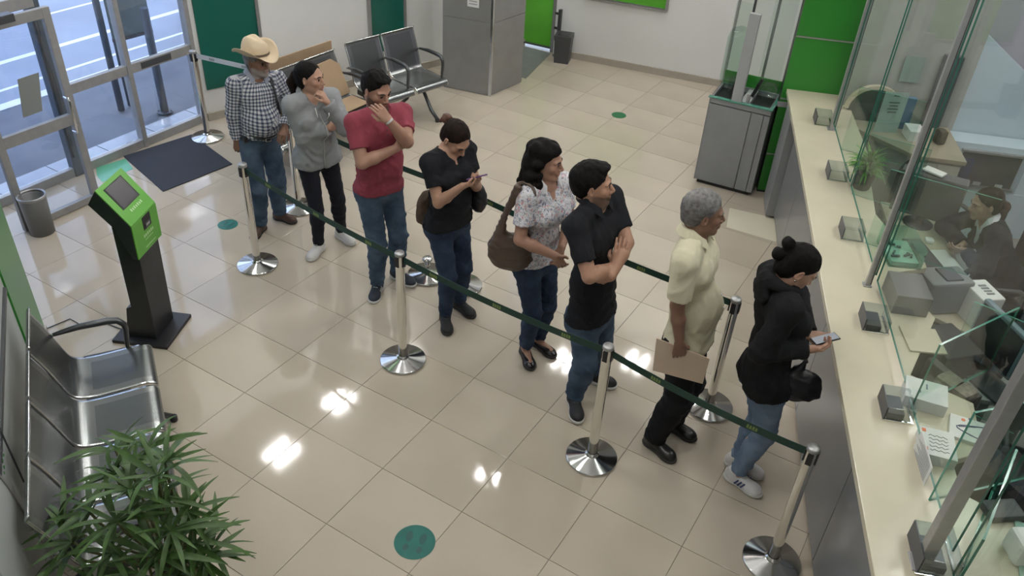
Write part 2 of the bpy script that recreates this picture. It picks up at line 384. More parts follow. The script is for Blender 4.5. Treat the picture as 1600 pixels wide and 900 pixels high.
# open glass door leaf standing half a metre inside
LX = -2.34
dl = thing('door_2', None, None, (LX, .52, 0)); dl['kind'] = 'structure'
def leafbox(name, y0, y1, z0, z1, m_, t=.045, bev=.004):
    b = MB(); b.box2((LX-t/2, y0, z0), (LX+t/2, y1, z1), bev=bev); return child_of(b.build(name, m_), dl)
leafbox('door_glass', -.10, .50, .06, 1.66, M_glassd, .008, 0)
leafbox('stile', .49, .555, 0.01, 1.72, M_alud); leafbox('stile', -.16, -.10, 0.01, 1.72, M_alud)
leafbox('top_rail', -.10, .49, 1.64, 1.72, M_alud); leafbox('middle_rail', -.10, .49, .745, .84, M_alud); leafbox('bottom_rail', -.10, .49, .01, .07, M_alud)
leafbox('door_closer', .0, .26, 1.68, 1.74, M_dgrey, .09)
mb = MB(); mb.tube([(LX+.03, .47, .70), (LX+.085, .47, .70), (LX+.09, .47, .72), (LX+.09, .47, .98), (LX+.085, .47, 1.0), (LX+.03, .47, 1.0)], .012); child_of(mb.build('door_handle', M_chrome), dl)
mb = MB(); c = [PV(*q, (LX+.012, 0), (LX+.012, 2)) for q in ((27, 124), (60, 113), (66, 173), (36, 184))]
mb.prism(c, (.004, 0, 0)); tag(mb.build('door_notice', mat('grey_notice', (.22, .235, .23), .6)), 'grey notice sheet stuck on the open glass door leaf', 'notice')
# --- left wall: green part near the windows, pale part behind the bench
LD = np.array([.838, -.545, 0.]); LNV = np.array([.545, .838, 0.])
LE = np.array([-1.01, -.86, 0.])
def LW(s, out, z=0.0): return LE + LD*s + LNV*out + np.array([0, 0, z])
mb = MB(); mb.prism([LW(0, 0), LW(.74, 0), LW(.74, -.25), LW(0, -.25)], (0, 0, CEIL), bev=.004); struct(mb.build('wall_left_green', M_green))
mb = MB(); mb.prism([LW(.74, -.012), LW(7.5, -.012), LW(7.5, -.25), LW(.74, -.25)], (0, 0, CEIL)); wl = struct(mb.build('wall_left', M_greywall))
mb = MB(); mb.prism([LW(.0, .0), LW(.75, .0), LW(.75, .014), LW(0, .014)], (0, 0, .07)); struct(mb.build('baseboard_left', M_base))
for (z0, z1) in ((.9, .93),):
    mb = MB(); mb.prism([LW(.78, -.012, z0), LW(7, -.012, z0), LW(7, .004, z0), LW(.78, .004, z0)], (0, 0, z1-z0)); mb.build('metal_strip', M_dgrey, wl)
# closure walls behind the camera (never in view, keep the daylight out)
mb = MB(); mb.box2((-4.2, -5.3, 0), (-2.9, -1.6, CEIL)); mb.box2((-2.95, -5.3, 0), (9, -5.15, CEIL)); struct(mb.build('wall_rear', M_white))
# --- green wall at the end of the counter
GW = 5.25
mb = MB(); mb.prism([K(GW, -.035), K(GW, .46), K(GW+.12, .46), K(GW+.12, -.035)], (0, 0, CEIL)); gw = struct(mb.build('wall_counter_end', M_black))
gaps = [0.02, .42, .98, 1.56, 2.14, 2.72]
for a, b in zip(gaps[:-1], gaps[1:]):
    mb = MB(); mb.prism([K(GW-.014, -.035, a+.006), K(GW-.014, .46, a+.006), K(GW-.001, .46, a+.006), K(GW-.001, -.035, a+.006)], (0, 0, b-a-.012), bev=.002); mb.build('green_panel', M_green, gw)
    mb = MB(); mb.bar(K(GW-.016, -.035, b), K(GW-.016, .46, b), .012, .012); mb.build('steel_strip', M_alu, gw)
mb = MB(); mb.prism([K(GW-.02, -.05, .90), K(GW-.02, .05, .90), K(GW-.014, .05, .90), K(GW-.014, -.05, .90)], (0, 0, .05)); mb.build('socket_plate', M_lgrey, gw)
# --- rooms behind the counter
mb = MB(); mb.prism([K(5.0, .47), K(5.0, 1.42), K(5.4, 1.42), K(5.4, .47)], (0, 0, CEIL)); ws = struct(mb.build('wall_teller_end', mat('teller_wall_beige_grey', (.40, .40, .37), .5, noise=.05)))
mb = MB(); mb.prism([K(5.02, 1.42, 0), K(5.02, 3.0, 0), K(5.02, 3.0, 1.28), K(5.02, 2.2, 1.28), K(5.02, 1.42, 1.815)], KT*.10); wb = struct(mb.build('wall_teller_partition', M_bluewall))
mb = MB(); mb.prism([K(-4, 3.0), K(9, 3.0), K(9, 3.1), K(-4, 3.1)], (0, 0, CEIL)); struct(mb.build('wall_teller_back', M_pink))
mb = MB(); mb.prism([K(6.6, .3), K(6.6, 3.1), K(6.7, 3.1), K(6.7, .3)], (0, 0, CEIL)); struct(mb.build('wall_teller_far', M_pink))
mb = MB(); mb.prism([K(-3.5, -2), K(-3.5, 4), K(-3.6, 4), K(-3.6, -2)], (0, 0, CEIL)); struct(mb.build('wall_near', M_white))
mb = MB(); mb.prism([K(4.99, 1.14, .75), K(4.99, 1.29, .75), K(4.93, 1.29, .75), K(4.93, 1.14, .75)], (0, 0, .88), bev=.004); o = mb.build('dark_panel', mat('dark_grey_locker', (.085, .085, .095), .4), ws)
mb = MB(); mb.bar(K(4.925, 1.22, .76), K(4.925, 1.22, 1.62), .012, .012); mb.build('edge_strip', M_alu, ws)
# --- pillar clad in brushed steel
pa, pb, pc = np.array([-1.46, 4.60, 0]), np.array([-.86, 4.71, 0]), np.array([-.79, 5.32, 0]); pd = pa+(pc-pb)
mb = MB(); mb.prism([pa, pb, pc, pd], (0, 0, CEIL)); pil = struct(mb.build('pillar', M_alud)); pil['kind'] = 'structure'
def face_panel(A, B, z0, z1, m_, name, out=.01, parent=None, inset=.012):
    d = (B-A)/np.linalg.norm(B-A); n = np.array([d[1], -d[0], 0]); A2, B2 = A+d*inset, B-d*inset
    b = MB(); b.prism([A2+[0, 0, z0], B2+[0, 0, z0], B2+[0, 0, z1], A2+[0, 0, z1]], n*out, bev=.002); return b.build(name, m_, parent)
for A, B in ((pa, pb), (pb, pc)):
    for z0, z1 in ((0.01, .855), (.862, 1.75), (1.757, 2.65)):
        face_panel(A, B, z0, z1, M_steel, 'steel_panel', parent=pil)
mb = MB(); mb.bar(pb+[.008, -.006, 0], pb+[.008, -.006, 3], .028, .028, up=(0, 0, 1)); mb.build('corner_strip', M_bedge, pil)
fp, ip, dp, np_ = on_plane(pa[:2], pb[:2])
a0, z0 = ip(731, 9); a1, _ = ip(749, 11)
mb = MB(); mb.prism([fp(a0, z0, .0125), fp(a1, z0, .0125), fp(a1, z0+.3, .0125), fp(a0, z0+.3, .0125)], np_*.002); nt_ = tag(mb.build('paper_notice', M_paper), 'white paper notice taped high on the steel pillar', 'notice')
mb = MB()
for i in range(3): mb.prism([fp(a0+.02, z0+.03+i*.03, .015), fp(a1-.02, z0+.03+i*.03, .015), fp(a1-.02, z0+.037+i*.03, .015), fp(a0+.02, z0+.037+i*.03, .015)], np_*.0006)
mb.build('print', M_ink, nt_)

# --- outside: step, pavement, road, signs
mb = MB(); mb.box2((-3.27, -2, -.05), (-2.95, 5, -.012)); o = struct(mb.build('doorstep', M_grout))
for j in range(10):
    mb = MB(); mb.box2((-3.26, -1+.55*j, -.012), (-2.95, -1+.55*j+.54, -.004), bev=.001); mb.build('step_tile', M_outt, o)
mb = MB(); mb.box2((-4.75, -8, -.10), (-3.27, 14, -.02)); struct(mb.build('pavement', M_side))
mb = MB(); mb.box2((-4.90, -8, -.12), (-4.75, 14, -.015)); struct(mb.build('kerb', M_roadw))
mb = MB(); mb.box2((-40, -30, -.2), (-4.90, 45, -.08)); rd = struct(mb.build('road', M_asph))
for x, w in ((-5.35, .06), (-6.1, .10), (-7.3, .06), (-8.4, .12), (-9.8, .08), (-11.5, .15)):
    mb = MB(); mb.box2((x-w, -30, -.08), (x, 45, -.077)); mb.build('road_line', M_roadw, rd)
mb = MB(); mb.box2((-16, -30, -.08), (-15.6, 45, .1)); mb.build('far_kerb', M_roadw, rd)
# signboard on two posts, third post beside it
A, B = P(190, 172), P(205, 164)
T = thing('street_signboard', 'grey-green street signboard seen from behind on two posts outside the glass', 'sign', (A+B)/2)
for q in (A, B):
    mb = MB(); mb.cyl(q, q+[0, 0, 1.7], .035); child_of(mb.build('post', M_post), T)
pl0, pl1 = (A[0]+.05, A[1]-.2), (A[0]+.05+.02, A[1]+.5)
c = [PV(*q, pl0, pl1) for q in ((176, 62), (236, 46))]
up = np.array([0, 0, .95]); n = np.array([.02, 0, 0])
mb = MB(); mb.prism([c[0], c[1], c[1]+up, c[0]+up], n, bev=.002); child_of(mb.build('board', M_signb), T)
mb = MB(); mb.bar(c[0]+[.01, 0, -.01], c[1]+[.01, 0, -.01], .04, .035); child_of(mb.build('bottom_bar', M_dgrey), T)
q = P(258, 175)
T = thing('street_post', 'lone blue-grey steel post bolted to the pavement beyond the window', 'post', q)
mb = MB(); mb.cyl(q, q+[0, 0, 1.12], .042); child_of(mb.build('pole', M_post), T)
mb = MB(); mb.cyl(q, q+[0, 0, .012], .085); [mb.cyl(q+[.065*math.cos(a), .065*math.sin(a), 0], q+[.065*math.cos(a), .065*math.sin(a), .025], .008, n=8) for a in (.7, 2.3, 3.9, 5.4)]; child_of(mb.build('base_plate', M_post), T)
# ================================================================== THINGS
# --- ceiling lights; those labelled as fill are added to brighten the room
LN = ['over the windows end', 'over the kiosk', 'over the queue', 'over the steel bench', 'over the potted palm', 'over the counter head', 'over the first post', 'before the back wall', 'over the near floor sticker',
      'over the grey cabinet', 'over the teller glass', 'over the teller desk', 'over the worktop end', 'over the far desk', 'behind the lens', 'over the seated teller', 'over the near office chairs', 'nearest the green end wall', 'beside the clad pillar', 'over the service cabinet']
for i, (x, y) in enumerate(TROFFERS_AND_FILL):
    T = thing('ceiling_or_fill_light', 'square ceiling light with two lit tubes ' + LN[i], 'ceiling light', (x, y, CEIL-.001), 0, 'ceiling lights')
    mb = MB()
    for a, b in (((-.3, -.3), (.3, -.27)), ((-.3, .27), (.3, .3)), ((-.3, -.27), (-.27, .27)), ((.27, -.27), (.3, .27))): mb.box2((a[0], a[1], -.06), (b[0], b[1], 0))
    mb.box2((-.27, -.27, -.012), (.27, .27, 0)); mb.build('housing', M_alu, T)
    for k in (-.10, .10):
        mb = MB(); mb.box2((k-.035, -.19, -.045), (k+.035, .19, -.025)); mb.build('tube', M_tube, T)

# --- floor mat, stickers
c = [P(*q) for q in ((193, 245), (300, 211), (363, 257), (255, 300))]
mb = MB(); mb.prism([x+[0, 0, .0005] for x in c], (0, 0, .009), bev=.002); tag(mb.build('door_mat', M_mat), 'large dark ribbed door mat lying inside the entrance', 'mat')
def sticker(u, v, rad, m_, label, foot=True):
    g = P(u, v); T = thing('floor_sticker', label, 'floor sticker', g+[0, 0, .0008], random.uniform(0, 1.5))
    mb = MB(); mb.cyl((0, 0, 0), (0, 0, .0012), rad, n=48, smooth=False); mb.build('disc', m_, T)
    if foot:
        for sx in (-1, 1):
            mb = MB()
            for (cy, ry, rx) in ((.018, .022, .012), (-.028, .014, .010)):
                for a in range(1):
                    pts = [(sx*.02+rx*math.cos(t)+(.004*sx), cy+ry*math.sin(t), .0014) for t in np.linspace(0, 2*math.pi, 15)[:-1]]
                    mb.prism([Vector(p)*rad/.118*1.5 if False else (p[0]*rad/.07, p[1]*rad/.07, p[2]) for p in pts], (0, 0, .0004))
            mb.build('footprint', M_dotd if m_ is M_dot else m_, T)
    return T
sticker(648, 847, .116, M_dot, 'large teal round floor sticker with footprints, nearest the lens')
sticker(356, 351, .085, M_dot, 'teal round floor sticker between the kiosk and the first post of the rope')
sticker(967, 180, .085, M_dotg, 'green round floor sticker alone on the open floor near the back wall')
c = [P(*q) for q in ((150, 262), (196, 248), (208, 264), (160, 285), (152, 276))]
mb = MB(); mb.prism([x+[0, 0, .0006] for x in c], (0, 0, .0015)); tag(mb.build('floor_film', M_mint), 'mint green floor film between door and dark mat', 'floor sticker')

# --- stanchions
def make_stanchion():
    T = thing('barrier_post', '', 'barrier post')
    mb = MB(); mb.lathe([(0, 0), (.158, 0), (.163, .006), (.163, .014), (.158, .020), (.05, .036), (.046, .042), (0, .042)], n=56, sharp=(0,)); mb.build('base', M_chromeb, T)
    mb = MB(); mb.lathe([(.046, .040), (.045, .052), (.034, .058), (.0335, .060)], n=32); mb.build('collar', M_chrome, T)
    mb = MB(); mb.cyl((0, 0, .05), (0, 0, .90), .0305, n=32, cap=False); mb.build('pole', M_chrome, T)
    mb = MB(); mb.lathe([(.0315, .895), (.033, .898), (.033, .914), (.030, .920), (0, .922)], n=32); mb.build('cap', M_alu, T)
    mb = MB()
    for a in (0, math.pi/2, math.pi, 3*math.pi/2):
        x, y = math.cos(a)*.031, math.sin(a)*.031; R = Matrix.Rotation(a, 3, 'Z'); mb.box((x, y, .855), (.008, .030, .075), rot=R, bev=.002)
    mb.build('belt_socket', M_black, T)
    return T
SP = {'S1': P(403, 414), 'S2': P(630, 563), 'S3': P(924, 715), 'S4': P(1205, 877), 'S5': P(1107, 635), 'S6': P(722, 447), 'S7': P(467, 325), 'S8': P(325, 215)}
SLAB = {'S1': 'chrome barrier post touched by the man in the cowboy hat', 'S2': 'chrome barrier post below the man in the dark red shirt', 'S3': 'chrome barrier post in front of the man in the black polo shirt', 'S4': 'chrome barrier post nearest the lens, ending the green rope at the counter',
        'S5': 'chrome barrier post behind the old man and the woman in the black hoodie', 'S6': 'chrome barrier post hidden behind the woman in the black t-shirt, only its base showing', 'S7': 'chrome barrier post between the man in the hat and the woman in grey', 'S8': 'chrome barrier post with a white belt by the glass front'}
st = {}; first = make_stanchion()
for i, (k, p) in enumerate(SP.items()):
    T = first if i == 0 else copy_tree(first)
    T.location = Vector(p); T['label'] = SLAB[k]; T['group'] = 'barrier posts of the queue'; st[k] = T
def belt(A, B, key, m_=M_belt, zt=.872, sag=.03, h=.048, logos=4, zb=None):
    a = Vector((A[0], A[1], zt)); b = Vector((B[0], B[1], zt if zb is None else zb)); d = (b-a).normalized(); a += d*.03; b -= d*.03; n = Vector((-d.y, d.x, 0))*.0012
    N = 24; bm = bmesh.new(); rows = []
    for i in range(N+1):
        t = i/N; p = a.lerp(b, t); p.z -= sag*4*t*(1-t)
        rows.append([bm.verts.new(p+n*sx+Vector((0, 0, sz*h/2))) for sx, sz in ((-1, -1), (1, -1), (1, 1), (-1, 1))])
    for i in range(N):
        for k in range(4): bm.faces.new((rows[i][k], rows[i+1][k], rows[i+1][(k+1) % 4], rows[i][(k+1) % 4]))
    bm.faces.new(rows[0]); bm.faces.new(rows[-1][::-1]); bmesh.ops.recalc_face_normals(bm, faces=bm.faces)
    me = bpy.data.meshes.new('belt'); bm.to_mesh(me); bm.free(); me.materials.append(m_)
    T = st[key]; o = bpy.data.objects.new('belt', me); link(o); child_of(o, T)
    for q in range(logos):
        t = (q+.5)/logos; p = a.lerp(b, t); p.z -= sag*4*t*(1-t); dd = Vector((d.x, d.y, d.z - sag*4*(1-2*t)/((b-a).length))).normalized(); up = Vector((0, 0, 1))
        lb = MB()
        for sgn in (-1, 1):
            off = Vector((-d.y, d.x, 0))*.0016*sgn
            for j in range(4):
                x = (j-1.5)*.016
                lb.prism([p+off+dd*(x-.006)+up*-.011, p+off+dd*(x+.006)+up*-.011, p+off+dd*(x+.006)+up*(.011-.004*(j % 2)), p+off+dd*(x-.004)+up*.011], off*.3)
            lb.prism([p+off+dd*-.03+up*-.015, p+off+dd*.03+up*-.015, p+off+dd*.03+up*-.0125, p+off+dd*-.03+up*-.0125], off*.3)
        l = lb.build('belt_print', M_beltlogo if m_ is M_belt else M_mgrey); l.parent = o
    return o
belt(SP['S1'], SP['S2'], 'S1', logos=3); belt(SP['S2'], SP['S3'], 'S2', logos=3); belt(SP['S3'], SP['S4'], 'S3', logos=2)
belt(SP['S7'], SP['S6'], 'S7', logos=3); belt(SP['S6'], SP['S5'], 'S6', logos=5)
belt(SP['S8'], P(412, 113, .86), 'S8', M_beltw, logos=2, sag=.0)
# short post left between the queue and the far rope
g = P(668, 430); T = thing('short_post', 'short chrome stub on a round base beside the shoes of the red-shirted man', 'barrier post', g)
mb = MB(); mb.lathe([(0, 0), (.158, 0), (.163, .006), (.163, .014), (.158, .020), (.05, .036), (.046, .042), (0, .042)], n=56); mb.build('base', M_chromeb, T)
mb = MB(); mb.cyl((0, 0, .04), (0, 0, .15), .02, n=24); mb.build('pole', M_chrome, T)
mb = MB(); mb.lathe([(.02, .145), (.04, .15), (.042, .16), (.034, .172), (0, .176)], n=24); mb.build('cap', M_chromeb, T)

# --- benches with perforated steel seats
def seat_shell(w):
    """profile in (y forward, z); seat and back in one bent sheet"""
    pr = [(-.30, .86), (-.315, .845), (-.31, .82), (-.27, .72), (-.225, .58), (-.20, .50), (-.175, .455), (-.13, .432), (-.05, .425), (.08, .430), (.18, .437), (.235, .432), (.262, .415), (.272, .39), (.268, .372)]
    # smooth
    pts = []
    for i in range(len(pr)-1):
        for k in range(3):
            t = k/3; p0 = pr[max(i-1, 0)]; p1 = pr[i]; p2 = pr[i+1]; p3 = pr[min(i+2, len(pr)-1)]
            f = lambda a, b, c, d: .5*((2*b)+(-a+c)*t+(2*a-5*b+4*c-d)*t*t+(-a+3*b-3*c+d)*t**3)
            pts.append((f(p0[0], p1[0], p2[0], p3[0]), f(p0[1], p1[1], p2[1], p3[1])))
    pts.append(pr[-1]); th = .012; N = len(pts); V = []; UV = []; Fc = []; mi = []
    xs = [-w/2, -w/2+.012, -w/2+.06, w/2-.06, w/2-.012, w/2]; L = [0]
    for i in range(1, N): L.append(L[-1]+math.dist(pts[i], pts[i-1]))
    for side in (0, 1):
        for i, (y, z) in enumerate(pts):
            a = pts[max(i-1, 0)]; b = pts[min(i+1, N-1)]; tx, tz = b[0]-a[0], b[1]-a[1]; l = math.hypot(tx, tz); nx, nz = tz/l, -tx/l
            for k, x in enumerate(xs):
                e = .006 if k in (0, 5) else (0.0)
                o = -(th if side else 0) ; V.append((x, y-nx*o*-1*(-1), z-nz*o*-1*(-1))) if False else V.append((x, y+nx*(-o)*1.0, z+nz*(-o)*1.0))
                UV.append((x, L[i]))
    M = len(xs)
    for side in (0, 1):
        b0 = side*N*M
        for i in range(N-1):
            for k in range(M-1):
                a = b0+i*M+k; q = (a, a+1, a+M+1, a+M)
                Fc.append(q if side else q[::-1])
                inner = 1 <= k <= M-2 and 3 <= i < N-5
                mid = (k == 2) and ((6 <= i <= 15) or (23 <= i <= 33))
                mi.append(0 if mid else (1 if k in (0, M-2) else 2))
    for i in range(N-1):
        for k, fl in ((0, 0), (M-1, 1)):
            a = i*M+k; b = N*M+i*M+k; q = (a, a+M, b+M, b); Fc.append(q if fl else q[::-1]); mi.append(1)
    for k in range(M-1):
        for i, fl in ((0, 0), (N-1, 1)):
            a = i*M+k; b = N*M+i*M+k; q = (a, b, b+1, a+1); Fc.append(q if fl else q[::-1]); mi.append(1)
    me = mesh_from('seat', V, Fc, [M_perf, M_bedge, mat_smooth], mi, smooth=True)
    uvl = me.uv_layers.new(name='UVMap'); idx = np.zeros(len(me.loops), dtype=np.int32); me.loops.foreach_get('vertex_index', idx)
    uvl.data.foreach_set('uv', np.array(UV, dtype=np.float32)[idx].ravel())
    return me
mat_smooth = mat('plain_bench_steel', (0.22, 0.23, 0.23), 0.22, metal=0.85)
def make_bench(name, label, loc, ang, n, w, arms, group='steel benches', end_gap=0):
    """x along the bench, y forward"""
    T = thing(name, label, 'bench', loc, ang, group); me = seat_shell(w-.026)
    for i in range(n):
        o = bpy.data.objects.new('seat', me); link(o, T); o.location = ((i-(n-1)/2)*w, 0, 0)
    W = n*w/2
    mb = MB(); mb.box((0, -.02, .375), (2*W-.02, .06, .045), bev=.004); mb.build('beam', M_bframe, T)
    for x in ([-W+.30, W-.30] if n > 2 else [-W+.2, W-.2]):
        mb = MB(); mb.tube([(x, -.30, .03), (x, -.22, .10), (x, -.10, .30), (x, -.02, .36), (x, .06, .30), (x, .20, .10), (x, .30, .03)], .020, n=10); mb.build('leg', M_bframe, T)
        for y in (-.30, .30):
            mb = MB(); mb.cyl((x, y, 0), (x, y, .035), .024, n=16); mb.build('foot', M_black, T)
    for i in arms:
        x = -W+i*w
        s = .0 if 0 < i < n else (.012 if i == 0 else -.012)
        mb = MB(); mb.tube([(x-s, -.24, .625), (x-s, -.10, .645), (x-s, .06, .645), (x-s, .115, .635), (x-s, .145, .60), (x-s, .15, .56), (x-s, .135, .44), (x-s, .13, .385), (x-s, .03, .37)], [.012, .020, .022, .021, .019, .017, .015, .014, .014], n=12); mb.build('armrest', M_bframe, T)
        mb = MB(); mb.tube([(x-s, -.27, .615), (x-s, -.22, .628)], .009, n=10); mb.build('arm_bracket', M_bedge, T)
    for i in range(n+1):
        x = -W+i*w; mb = MB(); mb.box((x, .0, .40), (.012, .24, .05), bev=.002); mb.build('seat_support', M_bframe, T)
    return T
# left bench along the left wall
a0 = math.atan2(LD[1], LD[0]); BW = .425
A = P(47, 482, .85); B = P(46, 815, .85); L = np.linalg.norm(B-A); d = (B-A)/L; nrm = np.array([-d[1], d[0], 0]); BW = L/4
mid = (A+B)/2 + nrm*.305; mid[2] = 0
make_bench('waiting_bench', 'four-seat perforated steel bench against the left wall behind the palm', mid, math.atan2(d[1], d[0]), 4, BW, [0, 4])
# benches by the teal panels
A = P(538, 70, .85); B = P(648, 42, .85); d = (B-A)/np.linalg.norm(B-A); ang = math.atan2(d[1], d[0]); nrm = np.array([d[1], -d[0], 0]); L = np.linalg.norm(B-A)
mid = (A+B)/2 + nrm*.305; mid[2] = 0
make_bench('waiting_bench', 'two-seat perforated steel bench beside the clad pillar', mid, ang+math.pi, 2, L/2, [0, 1, 2])
A = P(362, 138, .85); B = P(524, 78, .85); d = (B-A)/np.linalg.norm(B-A); ang = math.atan2(d[1], d[0]); nrm2 = np.array([d[1], -d[0], 0]); L = np.linalg.norm(B-A)
mid2 = (A+B)/2 + nrm2*.305; mid2[2] = 0
make_bench('waiting_bench', 'three-seat steel bench with cardboard on it behind the queue', mid2, ang+math.pi, 3, L/3, [0, 3])
dB = d
# cardboard
q0 = P(400, 105, .93)-nrm2*.03; q1 = P(521, 64, .93)-nrm2*.03
mb = MB(); mb.prism([q0-[0, 0, .9], q1-[0, 0, .9], q1, q0], -nrm2*.012, bev=.001); tag(mb.build('cardboard_sheet', M_card), 'tall flat cardboard sheet standing behind the middle bench', 'cardboard')
s0_ = (B - d*.07); c = lambda t, out, z: B - d*t + nrm2*out + np.array([0, 0, z-.85])
mb = MB(); mb.prism([c(.03, .18, .46), c(.40, .18, .46), c(.42, .06, .74), c(.34, .035, .79), c(.12, .035, .80), c(.04, .06, .74)], nrm2*.02, bev=.001); tag(mb.build('cardboard_piece', M_card), 'rounded cardboard piece leaning on the last seat of the middle bench', 'cardboard')
mb = MB(); mb.prism([c(.06, .25, .447), c(.40, .25, .447), c(.42, .50, .447), c(.08, .50, .447)], (0, 0, .008)); tag(mb.build('cardboard_flap', M_card), 'small cardboard flap lying flat on the middle bench seat', 'cardboard')
mb = MB(); mb.box2((0, 0, 0), (.40, .32, .20), bev=.003); o = mb.build('cardboard_box', M_card); g = P(345, 160, 0); o.location = Vector((g[0]+.12, g[1], .101)); o.rotation_euler = (0, 0, ang); tag(o, 'low open cardboard box behind the man in the hat', 'box')

# --- kiosk
KA = np.array([-.265, -.505, 0]); KF = np.array([.91, .414, 0]); KW = np.array([-.414, .91, 0]); kw = .32
T = thing('ticket_kiosk', 'black and green ticket kiosk with a tilted screen', 'kiosk', KA+KF*-.1+KW*.16)
def kp(f_, w_, z): return KA+KF*f_+KW*w_+np.array([0, 0, z])
def kprism(name, prof, w0, w1, m_, bev=.004, T=T):
    b = MB(); b.prism([kp(f_, w0, z) for f_, z in prof], KW*(w1-w0), bev=bev); return child_of(b.build(name, m_), T)
kprism('base_plate', [(-.32, .002), (.085, .002), (.085, .028), (-.32, .028)], -.035, kw+.035, M_blackm)
kprism('column', [(-.235, .028), (-.02, .028), (.005, .72), (-.135, .95), (-.15, .30), (-.19, .28)], .03, kw-.03, M_blackm)
kprism('head', [(-.235, 1.118), (-.165, 1.222), (.018, .985), (.012, .735), (-.02, .73), (-.10, .96)], 0, kw, M_blackm)
def quad(a, b, w0, w1, out, th, m_, name, bev=.0, parent=None):
    a = np.array(a); b = np.array(b); dd = (b-a)/np.linalg.norm(b-a); nn = np.array([-dd[1], dd[0]]); nn = nn if nn[0]+nn[1] > 0 else -nn
    A3 = KF*nn[0]+np.array([0, 0, nn[1]])
    b_ = MB(); b_.prism([kp(*[a[0], w0, a[1]])+A3*out, kp(a[0], w1, a[1])+A3*out, kp(b[0], w1, b[1])+A3*out, kp(b[0], w0, b[1])+A3*out], A3*th, bev=bev)
    o = b_.build(name, m_); return child_of(o, T)
quad((-.165, 1.224), (.019, .986), 0, kw, .0, .008, M_kgreen, 'top_panel', .002)
quad((.019, .986), (.0125, .733), 0, kw, .0, .008, M_kgreen, 'front_panel', .002)
sa = np.array([-.165, 1.224]); sd = (np.array([.019, .986])-sa)
quad(sa+sd*.10, sa+sd*.66, .055, .265, .0082, .002, M_black, 'screen_bezel'); quad(sa+sd*.125, sa+sd*.635, .066, .254, .0095, .002, M_kscreen, 'screen')
for i in range(7):
    w0 = .10+.021*i; quad(sa+sd*(.735+.01*(i % 2)), sa+sd*(.80), w0, w0+.012, .0085, .0008, M_print, 'lettering')
fa = np.array([.019, .986]); fd = np.array([.0125, .733])-fa
quad(fa+fd*.02, fa+fd*.40, .125, .225, .0082, .0015, M_black, 'ticket_slot'); quad(fa+fd*.22, fa+fd*.36, .145, .205, .0098, .006, M_dgrey, 'slot_lip'); quad(fa+fd*.25, fa+fd*.31, .155, .195, .016, .001, M_lgrey, 'ticket_end')
for i in range(6):
    w0 = .11+.022*i; quad(fa+fd*(.50+.01*(i % 2)), fa+fd*.59, w0, w0+.014, .0085, .0008, M_print, 'lettering')
quad(fa+fd*.66, fa+fd*.68, .12, .22, .0085, .0008, M_print, 'lettering'); quad(fa+fd*.86, fa+fd*.885, .11, .24, .0085, .0008, M_print, 'lettering')
mb = MB(); mb.tube([kp(-.24, .1, .05), kp(-.34, .12, .006), kp(-.48, .16, .006), kp(-.62, .10, .006), kp(-.75, .16, .006), kp(-.85, .02, .006)], .004, n=6); child_of(mb.build('power_cord', M_dgrey), T)

# --- bins
g = P(67, 362); T = thing('waste_bin', 'small grey cylindrical waste bin by the glass door', 'bin', g)
mb = MB(); mb.lathe([(0, .01), (.088, .01), (.095, .0), (.105, .33), (.108, .34), (.10, .335), (.088, .03), (0, .03)], n=36); mb.build('body', M_mgrey, T)
mb = MB(); mb.lathe([(.098, .325), (.110, .335), (.112, .352), (.104, .358), (.097, .345)], n=36); mb.build('rim', M_alu, T)
g = np.array([-.74, 6.27, 0]); T = thing('waste_bin', 'dark grey square bin with a bag by the back wall', 'bin', g, .3)
mb = MB()
for s0, s1, z0, z1 in ((.15, .17, 0, .34), (.175, .18, .33, .40)):
    vs = [[(-s0*x, -s0*y, z0) for x, y in ((1, 1), (-1, 1), (-1, -1), (1, -1))], [(-s1*x, -s1*y, z1) for x, y in ((1, 1), (-1, 1), (-1, -1), (1, -1))]]
    a = [mb.bm.verts.new(Vector(p)*.62 if False else (p[0]*.62, p[1]*.62, p[2]*.9)) for p in vs[0]]; b = [mb.bm.verts.new((p[0]*.62, p[1]*.62, p[2]*.9)) for p in vs[1]]
    mb.bm.faces.new(a[::-1]); mb.bm.faces.new(b)
    for i in range(4): mb.bm.faces.new((a[i], a[(i+1) % 4], b[(i+1) % 4], b[i]))
o = mb.build('body', M_dgrey, T)
mb = MB(); mb.box((0, 0, .358), (.16, .16, .012), bev=.004); mb.build('bag_liner', M_trash, T)
g = P(870, 87); T = thing('barrier_post', 'dark slim metal post with side knobs beside the square bin', 'barrier post', g)
mb = MB(); mb.box((0, 0, .31), (.035, .05, .60), bev=.004); mb.build('pole', M_bframe, T)
mb = MB(); mb.cyl((0, 0, 0), (0, 0, .012), .06, n=24); mb.build('base', M_bframe, T)
for z in (.55, .36):
    mb = MB(); mb.cyl((0, 0, z), (-.07, .0, z), .016, n=12); mb.build('knob', M_black, T)

# --- grey deposit cabinet with open top, glass screen and grey upright
CA, CB = np.array([1.92, 4.18, 0]), np.array([2.50, 4.228, 0]); cd = (CB-CA)/np.linalg.norm(CB-CA); cb = np.array([-cd[1], cd[0], 0]); CWd = np.linalg.norm(CB-CA); DP = .46
def cp(x, y, z): return CA+cd*x+cb*y+np.array([0, 0, z])
T = thing('service_cabinet', 'grey service cabinet with black open trays on top beside the green wall', 'cabinet', cp(CWd/2, DP/2, 0))
def cprism(name, x0, x1, y0, y1, z0, z1, m_, bev=.003, T=T):
    b = MB(); b.prism([cp(x0, y0, z0), cp(x1, y0, z0), cp(x1, y1, z0), cp(x0, y1, z0)], (0, 0, z1-z0), bev=bev); return child_of(b.build(name, m_), T)
cprism('body', 0.01, CWd, 0.02, DP, .04, .84, M_cab)
cprism('side_panel', -.0, .012, 0.0, DP, .04, .90, M_cab)
